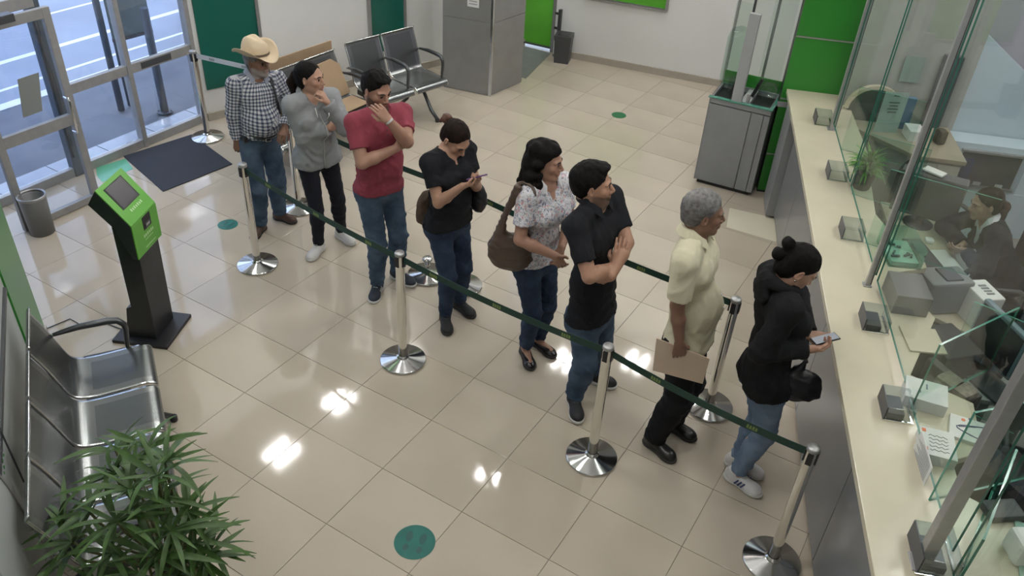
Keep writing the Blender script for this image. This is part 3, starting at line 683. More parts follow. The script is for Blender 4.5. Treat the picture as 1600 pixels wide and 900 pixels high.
cprism('door', .0, .405, .0, .02, .045, .84, M_cab, .002); cprism('door', .415, CWd-.06, .0, .02, .045, .84, M_cab, .002); cprism('door', CWd-.052, CWd, .0, .02, .045, .84, M_cab, .002)
cprism('plinth', .03, CWd-.03, .03, DP-.03, .0, .04, M_black)
cprism('rim', 0, CWd, 0, .03, .85, .90, M_cab); cprism('rim', 0, CWd, DP-.03, DP, .85, .90, M_cab); cprism('rim', CWd-.03, CWd, .03, DP-.03, .85, .90, M_cab); cprism('rim', 0, .02, .03, DP-.03, .85, .90, M_cab)
cprism('tray', .02, .27, .03, DP-.03, .845, .856, M_black); cprism('tray', .36, CWd-.03, .03, DP-.03, .845, .856, M_black); cprism('tray_divider', .27, .36, .03, DP-.03, .84, .895, M_lgrey)
cprism('glass_edge', -.01, CWd+.01, -.012, .03, .90, .912, M_gedge2, .001); cprism('glass_edge', CWd-.02, CWd+.01, .03, DP, .90, .912, M_gedge2, .001)
cprism('upright', .20, .295, .0, .05, .90, 1.72, M_lgrey); cprism('upright', .33, .36, .02, .05, .90, 1.0, M_alu)
cprism('back_panel', .0, CWd, DP-.005, DP+.012, .85, 1.02, M_green)
cprism('glass_screen', .03, .19, .20, .208, .95, 1.75, M_glass, 0); cprism('glass_screen', .36, .56, .20, .208, .95, 2.1, M_glass, 0)
cprism('clear_bottle', .08, .16, .33, .40, .86, 1.0, M_acryl); 
mb = MB(); mb.lathe([(0, 0), (.11, 0), (.115, .04), (.115, .42), (.09, .50), (.03, .53), (0, .53)], c=tuple(cp(.10, .34, .96)), n=32); child_of(mb.build('water_drum', M_glassg), T)
mb = MB(); mb.lathe([(0, 0), (.06, 0), (.085, .03), (.09, .08), (.06, .13), (0, .14)], c=tuple(cp(.47, .30, .90)), n=24); child_of(mb.build('glass_dome', M_acryl), T)
mb = MB(); mb.bar(cp(.34, .25, .90), cp(.40, .25, 1.08), .03, .03, up=(0, 1, 0)); mb.bar(cp(.16, .1, .92), cp(.19, .12, 1.06), .02, .02, up=(0, 1, 0)); child_of(mb.build('bracket', M_black), T)
# glass booth behind the cabinet
T = thing('glass_booth', 'tall glass booth panels with thin dark frame behind the service cabinet', 'glass panel', cp(.2, .9, 0))
for (x0, x1, y, z0, z1) in ((-.02, .33, .62, .3, 2.6), (.33, .70, .70, .3, 2.6)):
    b = MB(); b.prism([cp(x0, y, z0), cp(x1, y, z0), cp(x1, y+.01, z0), cp(x0, y+.01, z0)], (0, 0, z1-z0)); child_of(b.build('glass_pane', M_glass), T)
for x, y in ((-.03, .62), (.33, .66), (.70, .70)):
    b = MB(); b.bar(cp(x, y, .0), cp(x, y, 2.6), .022, .022, up=(0, 1, 0)); child_of(b.build('frame', M_alu), T)
b = MB(); b.bar(cp(.12, .60, 1.55), cp(.12, .60, 2.6), .02, .02, up=(0, 1, 0)); child_of(b.build('hinge_bar', M_dgrey), T)
b = MB(); b.bar(cp(-.03, .62, .3), cp(.70, .70, .3), .022, .022); child_of(b.build('frame', M_alu), T)

# --- counter
T = thing('service_counter', 'long service counter with a cream worktop and grey front', 'counter', K(2.2, .3, 0))
def kk(name, pts, z0, z1, m_, bev=.003, T=T, mi=None):
    b = MB(); b.prism([K(s_, w_, z0) for s_, w_ in pts], (0, 0, z1-z0), bev=bev); return child_of(b.build(name, m_), T)
inner = [(5.23, .52), (4.0, .55), (3.55, .50), (3.04, .46), (2.9, .50), (2.55, .68), (2.42, .68), (2.30, .46), (1.87, .62), (1.30, .38), (1.15, .66), (.80, .62), (.70, .46), (.50, .46), (.30, .80), (-.3, .80), (-.9, .5), (-3.4, .5)]
kk('worktop', [(-3.4, 0), (5.23, 0)] + inner, 1.04, 1.08, M_top, .004)
seams = [-3.4, -1.2, -.2, .8, 2.02, 3.05, 4.0, 4.72]
for a, b_ in zip(seams[:-1], seams[1:]):
    kk('front_panel', [(a+.004, .09), (b_-.004, .09), (b_-.004, .115), (a+.004, .115)], .06, 1.04, M_cabd, .002)
kk('end_panel', [(4.725, .02), (5.10, .02), (5.10, .30), (4.725, .30)], .03, 1.04, M_cab, .003)
kk('carcass', [(-3.4, .12), (4.72, .12), (4.72, .36), (-3.4, .36)], .02, 1.04, M_dgrey, 0)
kk('plinth', [(-3.4, .11), (4.72, .11), (4.72, .14), (-3.4, .14)], 0, .06, M_base, 0)
kk('edge_shelf', [(-3.4, .12), (4.9, .12), (4.9, .125), (-3.4, .125)], 1.0, 1.01, M_alu, 0)
# posts and glass screens
def pane(name, A, B, z0, z1, th=.010, m_=None, edge=M_gedge, label=None, cat='glass screen', Tp=None):
    A = np.array(A); B = np.array(B); d_ = (B-A)/np.linalg.norm(B-A); n_ = np.array([-d_[1], d_[0], 0])*th
    b = MB(); c0 = A-n_/2; c1 = B-n_/2; z = np.array([0, 0, 1.])
    b.prism([c0+z*z0, c1+z*z0, c1+z*z1, c0+z*z1], n_, mi=0, side_mi=1)
    o = b.build(name, [m_ or M_glass, edge], Tp)
    if label: tag(o, label, cat, 'glass screens on the counter')
    return o
W = .31
segs = [(-1.6, .02, 'glass screen on the worktop nearest the lens'), (.10, 2.08, 'long glass screen between the two grey posts'), (2.14, 3.30, 'glass screen beside the potted plant on the counter'), (3.36, 4.40, 'glass screen at the far end of the counter')]
for a, b_, lab in segs:
    pane('glass_screen', K(a, W), K(b_, W), 1.14 if a > -1 else 1.10, 3.3, label=lab)
for s_, w_, zt, lab, wd in ((.06, .20, 3.2, 'thick grey square post rising from the worktop nearest the lens', .052), (2.11, .27, 3.2, 'tall grey post on the worktop beside the green glass case', .028), (4.43, .31, 3.2, 'slim grey post at the far end of the worktop', .04)):
    T = thing('screen_post', lab, 'post', K(s_, w_, 1.08), KANG)
    mb = MB(); mb.box((0, 0, (zt-1.08)/2), (wd, wd, zt-1.08), bev=.004); mb.build('upright', M_alu, T)
    mb = MB(); mb.box((0, -wd/2-.004, (zt-1.08)/2), (.010, .008, zt-1.1)); mb.build('groove', M_dgrey, T)
    mb = MB(); mb.box((0, 0, .004), (wd*1.8, wd*1.8, .008), bev=.002); mb.build('foot_plate', M_alu, T)
M_lid = glass_mat('clear_lid', (.95, .97, .97), .015, .97, .35)
# small clear-sided transaction boxes under the glass
BX = [(3.55, 'topmost clear speech box'), (2.70, 'clear speech box beside the potted plant'), (1.71, 'dark speech box beside the hands with a phone'), (.99, 'clear speech box in the middle of the worktop'), (.10, 'big dark speech box at the foot of the thick post'), (4.55, 'small clear speech box at the far corner')]
for s_, lab in BX:
    big = 1.15 if s_ < .5 else 1.0
    T = thing('speech_box', lab + ' on the cream worktop', 'speech box', K(s_, .245, 1.08), KANG, 'speech boxes under the glass')
    w2, dp, h = .17*big, .13*big, .085*big
    mb = MB(); mb.box((0, -dp/2, h/2), (w2, .006, h)); mb.build('front_plate', M_acryl, T)
    mb = MB(); mb.box((0, dp/2, h/2), (w2, .006, h)); mb.build('back_plate', M_dgrey, T)
    for x in (-1, 1):
        mb = MB(); mb.box((x*w2/2, 0, h/2), (.006, dp, h)); mb.build('side_plate', M_acryl, T)
    mb = MB(); mb.box((0, 0, h), (w2, dp, .004)); mb.build('lid', M_lid, T)
    mb = MB(); mb.box((-.5*w2, 0, .004), (.012, dp+.02, .012), bev=.002); mb.box((0, -dp/2-.003, .004), (w2, .012, .012), bev=.002); mb.build('chrome_edge', M_chrome, T)
    if s_ in (.10, 1.71, .99):
        mb = MB(); mb.box((.0, .01, .02), (w2*.8, dp*.6, .035)); mb.build('inner_tray', M_dgrey, T)
# divider glass between teller places
DV = [((2.62, .33), (2.40, .92), 1.08, 1.62), ((1.52, .62), (1.30, 1.0), .80, 1.45), ((1.02, .33), (1.45, .80), 1.08, 1.5), ((.42, .30), (.75, .92), 1.08, 1.62), ((.0, .33), (.55, .60), 1.08, 1.35), ((3.30, .33), (3.15, .70), 1.08, 1.55), ((4.05, .34), (3.9, .8), 1.08, 1.6)]
DVL = ['behind the monitor of the seated teller', 'over the open drawer unit', 'crossing the white boxes', 'beside the thick post', 'lowest one near the white box', 'beside the potted plant', 'near the far shelf']
for (a, b_, z0, z1), lab in zip(DV, DVL):
    o = pane('divider_glass', K(*a), K(*b_), z0, z1, .010, M_glassg, M_gedge2); tag(o, 'green-edged divider glass ' + lab, 'glass divider', 'divider glasses between teller places')

# --- things on the counter and desks behind
def kbox(name, s_, w_, z, size, m_, label, cat, rot=0.0, bev=.004, group=None, mats=None):
    o = MB().box((0, 0, size[2]/2), size, bev=bev).build(name, m_); o.location = Vector(K(s_, w_, z)); o.rotation_euler = (0, 0, KANG+rot); return tag(o, label, cat, group)
def desk(name, label, pts, z, m_=M_top, T=None):
    T = thing(name, label, 'desk', K(*pts[0], 0))
    b = MB(); b.prism([K(s_, w_, z-.03) for s_, w_ in pts], (0, 0, .03), bev=.003); child_of(b.build('desk_top', m_), T)
    for s_, w_ in pts:
        cx_ = sum(p[0] for p in pts)/len(pts); cw_ = sum(p[1] for p in pts)/len(pts); s2, w2 = s_+(cx_-s_)*.08, w_+(cw_-w_)*.08
        b = MB(); b.box(K(s2, w2, (z-.03)/2), (.05, .05, z-.03)); child_of(b.build('leg', M_alu), T)
    return T
desk('teller_desk', 'cream desk of the seated teller with keyboard and papers', [(3.9, .72), (2.45, .72), (2.25, 1.0), (2.40, 1.2), (3.9, 1.08)], .75)
desk('side_desk', 'cream desk below the grey-blue monitor next to the seated teller', [(2.1, .92), (2.1, 1.22), (1.62, 1.2), (1.62, .85)], .74, M_lgrey)
# monitor seen from behind (clear dark back)
def monitor(s_, w_, z, rot, wd, hg, label, back=M_mgrey, dep=.05):
    T = thing('monitor', label, 'monitor', K(s_, w_, z), KANG+rot)
    mb = MB(); mb.box((0, 0, .02+hg/2+.06), (wd, dep, hg), bev=.012); mb.build('housing', back, T)
    mb = MB(); mb.box((0, -dep/2-.002, .02+hg/2+.06), (wd-.04, .004, hg-.04)); mb.build('screen', M_kscreen, T)
    mb = MB(); mb.box((0, dep*.2, .05), (.05, .03, .10)); mb.build('stand', M_dgrey, T)
    mb = MB(); mb.lathe([(0, 0), (.11, 0), (.11, .008), (.02, .016), (0, .016)], n=24); mb.build('foot', M_dgrey, T)
    return T
monitor(3.62, .95, .75, math.radians(72), .46, .34, 'wide grey monitor seen from behind on the desk of the seated teller', mat('translucent_grey', (.10, .10, .105), .25), .12)
kbox('envelope', 3.62, .93, 1.185, (.15, .08, .012), M_paper, 'white envelope on top of the wide grey monitor', 'envelope', .9, .001)
kbox('keyboard', 3.13, .90, .75, (.42, .14, .02), M_dgrey, 'dark keyboard on the desk of the seated teller', 'keyboard', .25)
kbox('paper_sheet', 3.12, 1.04, .7505, (.26, .16, .002), M_paper, 'white paper sheets under the hands of the teller', 'paper', .3, 0)
kbox('mouse', 2.78, .96, .75, (.06, .10, .03), M_dgrey, 'dark mouse beside the keyboard of the teller', 'mouse', .3, .01)
kbox('cup_lid', 3.35, .98, .75, (.06, .06, .03), M_paper, 'small white cup on the desk of the seated teller', 'cup', 0, .012)
T = thing('receipt_printer', 'grey receipt printer with white paper roll between glass dividers', 'printer', K(2.50, .84, .75), KANG+.35)
mb = MB(); mb.box((0, 0, .13), (.20, .30, .24), bev=.015); mb.build('body', M_mgrey, T)
mb = MB(); mb.box((0, -.02, .252), (.14, .12, .02), bev=.006); mb.build('lid', M_dgrey, T)
T = thing('label_printer', 'white card printer with buttons beside the grey receipt printer', 'printer', K(2.44, 1.06, .75), KANG+.35)
mb = MB(); mb.prism([(-.11, -.09, 0), (.11, -.09, 0), (.11, .07, 0), (-.11, .07, 0)], (0, 0, .22), bev=.01); mb.build('body', M_paper, T)
mb = MB()
for i in range(4): mb.box((-.05+.03*i, -.02, .222), (.016, .05, .004))
mb.build('buttons', M_mgrey, T)
# grey box on the worktop (clear lid) and its neighbours
kbox('cash_box', 1.98, .46, 1.08, (.26, .20, .13), mat('dark_grey_box', (.095, .095, .10), .35), 'dark grey box on the worktop beside the tall post', 'box', .05, .006)
kbox('card_terminal', 1.62, .50, 1.08, (.22, .20, .012), M_top, 'flat cream tray on the worktop below the dark grey box', 'tray', .1, .002)
T = thing('green_case', 'pale green glass case of small parts behind the tall post', 'case', K(2.52, .52, 1.08), KANG+.1)
mb = MB(); mb.box((0, 0, .07), (.30, .20, .14), bev=.003); mb.build('case', glass_mat('mint_glass', (.78, .97, .90), .10, .93), T)
mb = MB(); mb.box((0, 0, .02), (.27, .17, .03), bev=.003); mb.build('inside_tray', mat('mint_tray', (.42, .62, .52), .5), T)
mb = MB()
for i in range(9): mb.box((random.uniform(-.1, .1), random.uniform(-.06, .06), .045), (random.uniform(.02, .06), .012, .012), rot=Matrix.Rotation(random.random()*3, 3, 'Z'))
mb.build('small_parts', M_ink, T)
# white boxes with print
def gift(s_, w_, z, rot, size, label, squiggle):
    T = thing('white_box', label, 'box', K(s_, w_, z), KANG+rot)
    mb = MB(); mb.box((0, 0, size[2]/2), size, bev=.002); mb.build('carton', M_paper, T)
    z2 = size[2]+.0012
    if squiggle == 0:
        for q in range(5):
            mb = MB(); x = -size[0]*.30+q*size[0]*.13; mb.tube([(x+.006*math.sin(t*2.1+q), -size[1]*.28+t*size[1]*.06, z2) for t in range(10)], .0015, n=5); mb.build('print_line', M_ink, T)
        for a, b_ in ((-.30, .38), (.36, .38)):
            mb = MB(); mb.box((a*size[0], b_*size[1], z2), (.022, .018, .001)); mb.build('orange_mark', M_redink, T)
    elif squiggle == 1:
        mb = MB(); mb.tube([(-.05+.012*t, -.05+.10*math.sin(t*.42), z2) for t in range(9)], .003, n=6); mb.tube([(.0+.008*t, .04-.02*t, z2) for t in range(5)], .0025, n=6); mb.build('print_line', M_blueink, T)
        mb = MB(); mb.cyl((.06, .02, z2-.001), (.06, .02, z2+.0006), .010, n=14); mb.build('red_mark', M_redink, T)
        mb = MB(); mb.cyl((.08, -.01, z2-.001), (.08, -.01, z2+.0006), .008, n=14); mb.build('blue_mark', M_blueink, T)
    else:
        mb = MB(); mb.box((.03, .0, z2), (.04, .008, .001)); mb.box((-.02, .03, z2), (.02, .006, .001)); mb.build('print_line', M_blueink, T)
gift(.74, .385, 1.08, -.12, (.19, .155, .06), 'small white box with orange marks and scribbled print on the worktop', 0)
gift(1.10, .40, 1.08, -.20, (.17, .20, .07), 'plain white box with a small navy mark, leftmost of the boxes behind glass', 2)
gift(.92, .57, 1.02, -.25, (.17, .16, .08), 'white box with navy curved stroke and red dot behind green-edged glass', 1)
T = tag(pane('notice_sheet', K(.50, .292), K(.74, .292), 1.083, 1.20, .002, M_paper, M_paper), 'printed white notice sheet taped to the inside of the glass screen', 'notice')
mb = MB()
for i in range(9): mb.bar(K(.52, .289, 1.093+i*.0115), K(.72-.03*(i % 3), .289, 1.093+i*.0115), .0006, .003)
o = mb.build('print', M_mgrey); o.parent = T
# far desk area: shelf, folders, blue file
T = thing('far_shelf', 'cream low cupboard with a worktop against the wall at the far end behind glass', 'cupboard', K(4.7, 1.0, 0))
b = MB(); b.prism([K(s_, w_, .965) for s_, w_ in ((4.98, .56), (4.98, 1.38), (4.30, 1.38), (4.30, .98), (4.72, .56))], (0, 0, .035), bev=.003); child_of(b.build('worktop', mat('tan_edge_top', (.36, .31, .23), .35)), T)
b = MB(); b.prism([K(s_, w_, .04) for s_, w_ in ((4.97, .60), (4.97, 1.36), (4.33, 1.36), (4.33, .99), (4.72, .60))], (0, 0, .92)); child_of(b.build('body', mat('cream_cupboard', (.50, .48, .42), .4)), T)
for w0, w1 in ((1.0, 1.17), (1.18, 1.35)):
    b = MB(); b.prism([K(4.318, w0, .06), K(4.318, w1, .06), K(4.329, w1, .06), K(4.329, w0, .06)], (0, 0, .88), bev=.002); child_of(b.build('door', MATS['cream_cupboard']), T)
kbox('blue_file', 4.84, .95, 1.0, (.05, .11, .28), mat('blue_file', (.09, .17, .28), .4), 'slate blue file standing on the far shelf', 'file', 0)
kbox('white_carton', 4.66, 1.02, 1.0, (.18, .13, .09), M_paper, 'white carton on the far shelf beside the blue file', 'box', .1)
kbox('shelf_bundle', 4.62, 1.22, 1.0, (.10, .07, .12), mat('brown_bundle', (.10, .085, .06), .8, noise=.4, nscale=40), 'small brown bundle on the far shelf by the dark locker', 'bundle', .3, .02)
T = thing('notice_board', 'pale green hanging notice board with small print behind the far glass', 'notice', K(4.70, .80, 1.0), KANG+1.75)
mb = MB(); mb.box((0, 0, .18), (.20, .008, .36), bev=.002); mb.build('board', mat('pale_mint_board', (.36, .45, .41), .4), T)
mb = MB()
for i in range(4): [mb.box((0.0, sg*.005, .27-.028*i), (.09-.02*(i % 2), .002, .010)) for sg in (-1, 1)]
mb.box((0, .005, .33), (.05, .003, .012)); mb.build('print', M_ink, T)
kbox('wall_notice', 4.975, .93, 1.36, (.003, .16, .22), mat('pale_mint_paper', (.30, .38, .34), .5), 'faded green paper notice on the far beige wall', 'notice', 0, 0)
# curved chair back seen through the far glass
def chair(name, s_, w_, rot, label, z=.46, band=True, m_=M_black, sc=1.0):
    T = thing(name, label, 'chair', K(s_, w_, 0), KANG+rot, 'office chairs behind the counter')
    mb = MB(); mb.box((0, 0, z), (.46*sc, .46*sc, .08), bev=.03); mb.build('seat', m_, T)
    N = 12; th = .05; V = []; Fc = []
    for i in range(N+1):
        a = -1.0+2.0*i/N; x = .24*sc*math.sin(a)/math.sin(1.0); y = -.22*sc-.06+.10*(1-math.cos(a))
        for (yy, zz) in ((0, z+.12), (0, z+.55-.10*abs(a)**3), (-th, z+.55-.10*abs(a)**3), (-th, z+.12)): V.append((x, y+yy, zz))
    for i in range(N):
        for k in range(4): Fc.append((i*4+k, (i+1)*4+k, (i+1)*4+(k+1) % 4, i*4+(k+1) % 4))
    Fc += [(0, 1, 2, 3), (N*4+3, N*4+2, N*4+1, N*4)]
    o = bpy.data.objects.new('backrest', mesh_from('backrest', V, Fc, m_, smooth=False)); link(o, T)
    if band:
        mb = MB(); mb.tube([(V[i*4+1][0], V[i*4+1][1]-.025, V[i*4+1][2]+.012) for i in range(N+1)], .016, n=8); mb.build('rim', M_bframe if m_ is M_black else M_top, T)
    mb = MB(); mb.cyl((0, 0, .10), (0, 0, z-.03), .03, n=14); mb.build('gas_stem', M_bframe, T)
    for k in range(5):
        a = k*2*math.pi/5; mb = MB(); mb.bar((0, 0, .10), (.27*math.cos(a), .27*math.sin(a), .065), .04, .03); mb.cyl((.27*math.cos(a), .27*math.sin(a)-.02, .03), (.27*math.cos(a), .27*math.sin(a)+.02, .03), .03, n=12); mb.build('base_arm', M_black, T)
    for sx in (-1, 1):
        mb = MB(); mb.tube([(sx*.26*sc, -.18, z), (sx*.29*sc, -.17, z+.18), (sx*.29*sc, -.10, z+.23), (sx*.29*sc, .10, z+.23)], .018, n=8); mb.build('armrest', M_dgrey, T)
    return T
T = thing('arched_screen', 'dark grey arched desk screen with a cream rim at the far end behind glass', 'screen', K(4.9, .70, 1.0))
def arch(r0, r1, s0, th, m_, name, zb=1.0):
    pts = []
    for a in np.linspace(0, math.pi, 17): pts.append(K(s0, .70-r1*math.cos(a), zb+.10+r1*.95*math.sin(a)))
    if r0 is None: pts = [K(s0, .70-r1, zb)]+pts+[K(s0, .70+r1, zb)]
    else:
        for a in np.linspace(math.pi, 0, 17): pts.append(K(s0, .70-r0*math.cos(a), zb+.10+r0*.95*math.sin(a)))
    b = MB(); b.prism(pts, KT*th); return child_of(b.build(name, m_), T)
arch(None, .21, 4.90, .02, mat('charcoal_panel', (.075, .08, .085), .6), 'panel'); arch(.205, .235, 4.885, .05, M_top, 'rim')
chair('office_chair', 1.30, 1.30, 1.3, 'black office chair behind the drawer unit, uppermost of the near chairs')
chair('office_chair', .58, 1.12, 1.2, 'black office chair in the middle behind the thick post', .50)
chair('office_chair', .02, 1.10, 1.0, 'black office chair nearest the lens behind the glass', .55)
chair('office_chair', 4.12, 1.22, 2.0, 'dark office chair behind the wide grey monitor', .40, False)
# drawer / computer unit in the middle and blue-grey monitor
kbox('computer_tower', 1.90, .76, 0, (.30, .26, .92), M_blackm, 'tall black computer cupboard beside the worktop edge', 'cupboard', .45, .01)
kbox('shade_board', 1.45, .66, 0, (.34, .05, 1.0), mat('brown_grey_unit', (.10, .095, .085), .5, noise=.2), 'worn grey-brown side board under the worktop edge', 'side board', .6)  # dark board stands for the shaded desk edge, its colour holds the shade
monitor(1.92, 1.02, .74, math.radians(200), .40, .30, 'grey-blue flat monitor with a yellow mark on the middle desk', mat('blue_grey_plastic', (.17, .23, .27), .35), .04)
kbox('laptop_pad', 1.74, 1.02, .74, (.24, .18, .02), M_dgrey, 'dark pad lying in front of the grey-blue monitor', 'pad', .5)
kbox('navy_pouch', 2.02, 1.10, .74, (.08, .07, .10), M_blueink, 'glossy navy pouch standing by the grey-blue monitor', 'pouch', 0, .03)
kbox('striped_pouch', 1.92, 1.24, .74, (.05, .09, .06), mat('violet_grey', (.18, .18, .30), .5), 'violet-grey small packet beside the navy pouch', 'packet', .5, .02)
kbox('brown_bag', 1.30, .62, 1.0, (.20, .12, .08), mat('brown_paper_bag', (.22, .19, .15), .7, noise=.4, nscale=25), 'crumpled brown paper bag between the glass dividers', 'bag', .7, .03)
kbox('dark_jacket_roll', .88, .80, .60, (.42, .16, .34), M_jacket, 'dark navy cloth draped below the white boxes', 'cloth', .6, .05)
kbox('grey_phone', .42, .60, 1.08, (.10, .16, .04), M_dgrey, 'dark grey desk phone beside the thick grey post', 'phone', .3, .01)
kbox('mint_tray', .20, .72, 1.082, (.34, .22, .008), mat('mint_mat', (.22, .40, .32), .4), 'mint green desk mat under the nearest glass', 'mat', -.2, .001)
kbox('clear_pot', .20, .62, 1.08, (.12, .12, .12), M_paper, 'white desk organiser in the bottom right corner', 'organiser', .2, .02)
# second partition post and glass on the teller side
T = thing('partition_frame', 'grey framed partition with blue glass right of the seated teller', 'partition', K(3.0, 1.74, 0))
def kc(name, A, B, w, h, m_, T=T, bev=.003): b = MB(); b.bar(A, B, w, h, up=KN, bev=bev); return child_of(b.build(name, m_), T)
kc('upright', K(3.50, 1.86, 0), K(3.50, 1.86, 2.0), .07, .07, M_alu); kc('upright', K(1.6, 1.86, 0), K(1.6, 1.86, 2.0), .05, .05, M_alu)
kc('rail', K(3.46, 1.86, .05), K(1.6, 1.86, .05), .07, .09, M_lgrey); kc('rail', K(3.46, 1.86, 2.0), K(1.6, 1.86, 2.0), .05, .05, M_alu)
child_of(pane('glass_pane', K(1.63, 1.86), K(3.46, 1.86), .10, 1.98, .01, glass_mat('blue_tint_glass', (.62, .72, .76), .08, .85)), T)
# wall cabinet with a dark window behind the teller
T = thing('wall_cabinet', 'pale wall cabinet with a dark glass front behind the seated teller', 'cabinet', K(4.9, 1.75, 0))
def wc(name, s0, s1, w0, w1, z0, z1, m_, bev=.003): b = MB(); b.prism([K(s0, w0, z0), K(s1, w0, z0), K(s1, w1, z0), K(s0, w1, z0)], (0, 0, z1-z0), bev=bev); return child_of(b.build(name, m_), T)
wc('carcass', 4.78, 5.0, 1.40, 2.15, .02, .97, M_bluewall); wc('dark_front', 4.765, 4.78, 1.50, 1.98, .60, .90, M_dgrey)
wc('inner_box', 4.72, 4.765, 1.52, 1.60, .66, .84, M_blueink); wc('shelf_strip', 4.74, 4.78, 1.48, 2.0, .58, .60, M_alu); wc('shelf_strip', 4.74, 4.78, 1.48, 2.0, .90, .92, M_alu)
for a in (1.54, 1.66, 1.84): wc('label_card', 4.735, 4.742, a, a+.06, .61, .64, M_paper, 0)
wc('glass_front', 4.70, 4.704, 1.48, 2.0, .58, .92, M_acryl, 0)
wc('door', 4.775, 4.785, 1.42, 1.76, .06, .55, M_bluewall); wc('door', 4.775, 4.785, 1.78, 2.13, .06, .55, M_bluewall)
# ================================================================== IMPLICIT SURFACES (figures, hair, clothing, bags)
def unit(v): v = np.asarray(v, float); n = np.linalg.norm(v); return v/n if n > 1e-9 else v
class Prim:
    """round cone / ellipsoid / blob with bounds"""
    def __init__(s, kind, **k): s.kind = kind; s.__dict__.update(k); s.k = k.get('k', .02); s.op = k.get('op', 'u'); s.clip = k.get('clip', None); s.tag = k.get('tag', '')
def cone(a, b, r1, r2, k=.02, op='u', clip=None, tag='', flat=None):
    a, b = np.array(a, float), np.array(b, float); R = max(r1, r2)
    return Prim('cone', a=a, b=b, r1=r1, r2=r2, k=k, op=op, clip=clip, tag=tag, flat=flat, lo=np.minimum(a, b)-R, hi=np.maximum(a, b)+R)
def ell(c, rad, M=None, k=.02, op='u', clip=None, tag=''):
    c = np.array(c, float); rad = np.array(rad, float); M = np.eye(3) if M is None else np.array(M)   # rows of M = local axes
    e = np.sqrt(((M*rad[:, None])**2).sum(0))
    return Prim('ell', c=c, rad=rad, M=M, k=k, op=op, clip=clip, tag=tag, lo=c-e, hi=c+e)
def infl(p, t, k=None, clip='keep'):
    q = Prim.__new__(Prim); q.__dict__.update(p.__dict__)
    if p.kind == 'cone': q.r1 = p.r1+t; q.r2 = p.r2+t
    else: q.rad = p.rad+t
    q.lo = p.lo-t; q.hi = p.hi+t
    if k is not None: q.k = k
    if clip != 'keep': q.clip = clip
    return q
def pdist(p, X, Y, Z):
    if p.kind == 'cone':
        ba = p.b-p.a; L2 = max(ba @ ba, 1e-12); x, y, z = X-p.a[0], Y-p.a[1], Z-p.a[2]
        h = np.clip((x*ba[0]+y*ba[1]+z*ba[2])/L2, 0, 1)
        dx, dy, dz = x-h*ba[0], y-h*ba[1], z-h*ba[2]
        if p.flat is not None:       # (axis, factor): squeeze distance along axis
            ax, fac = p.flat; t = dx*ax[0]+dy*ax[1]+dz*ax[2]; g = (fac-1)*t; dx, dy, dz = dx+g*ax[0], dy+g*ax[1], dz+g*ax[2]
        d = np.sqrt(dx*dx+dy*dy+dz*dz)-(p.r1+(p.r2-p.r1)*h)
    else:
        x, y, z = X-p.c[0], Y-p.c[1], Z-p.c[2]; M, r = p.M, p.rad
        u = (x*M[0, 0]+y*M[0, 1]+z*M[0, 2])/r[0]; v = (x*M[1, 0]+y*M[1, 1]+z*M[1, 2])/r[1]; w = (x*M[2, 0]+y*M[2, 1]+z*M[2, 2])/r[2]
        k0 = np.sqrt(u*u+v*v+w*w)+1e-9; k1 = np.sqrt((u/r[0])**2+(v/r[1])**2+(w/r[2])**2)+1e-9
        d = k0*(k0-1)/k1
    if p.clip is not None:
        for (o, n) in (p.clip if isinstance(p.clip, list) else [p.clip]):
            d = np.maximum(d, (X-o[0])*n[0]+(Y-o[1])*n[1]+(Z-o[2])*n[2])
    return d
def field(prims, lo, hi, h):
    lo = np.array(lo, float); n = np.maximum(np.ceil((np.array(hi)-lo)/h).astype(int)+1, 4); A = np.full(n, 1.0, dtype=np.float32)
    for p in prims:
        mg = p.k+2.5*h if p.op == 'u' else p.k+2*h
        i0 = np.clip(np.floor((p.lo-mg-lo)/h).astype(int), 0, n); i1 = np.clip(np.ceil((p.hi+mg-lo)/h).astype(int)+1, 0, n)
        if p.op == 'i': i0 = np.zeros(3, int); i1 = n
        if (i1 <= i0).any(): continue
        X = (lo[0]+h*np.arange(i0[0], i1[0], dtype=np.float32))[:, None, None]; Y = (lo[1]+h*np.arange(i0[1], i1[1], dtype=np.float32))[None, :, None]; Z = (lo[2]+h*np.arange(i0[2], i1[2], dtype=np.float32))[None, None, :]
        d = pdist(p, X, Y, Z); S = A[i0[0]:i1[0], i0[1]:i1[1], i0[2]:i1[2]]; k = max(p.k, 1e-4)
        if p.op == 'u':
            hh = np.clip(.5+.5*(S-d)/k, 0, 1); S[...] = S*(1-hh)+d*hh-k*hh*(1-hh)
        elif p.op == 's':
            d = -d; hh = np.clip(.5-.5*(S-d)/k, 0, 1); S[...] = S*(1-hh)+d*hh+k*hh*(1-hh)
        else: S[...] = np.maximum(S, d)
    return A, lo
CORN = np.array([(i, j, k) for i in (0, 1) for j in (0, 1) for k in (0, 1)])
EDG = [(a, b) for a in range(8) for b in range(a+1, 8) if np.abs(CORN[a]-CORN[b]).sum() == 1]
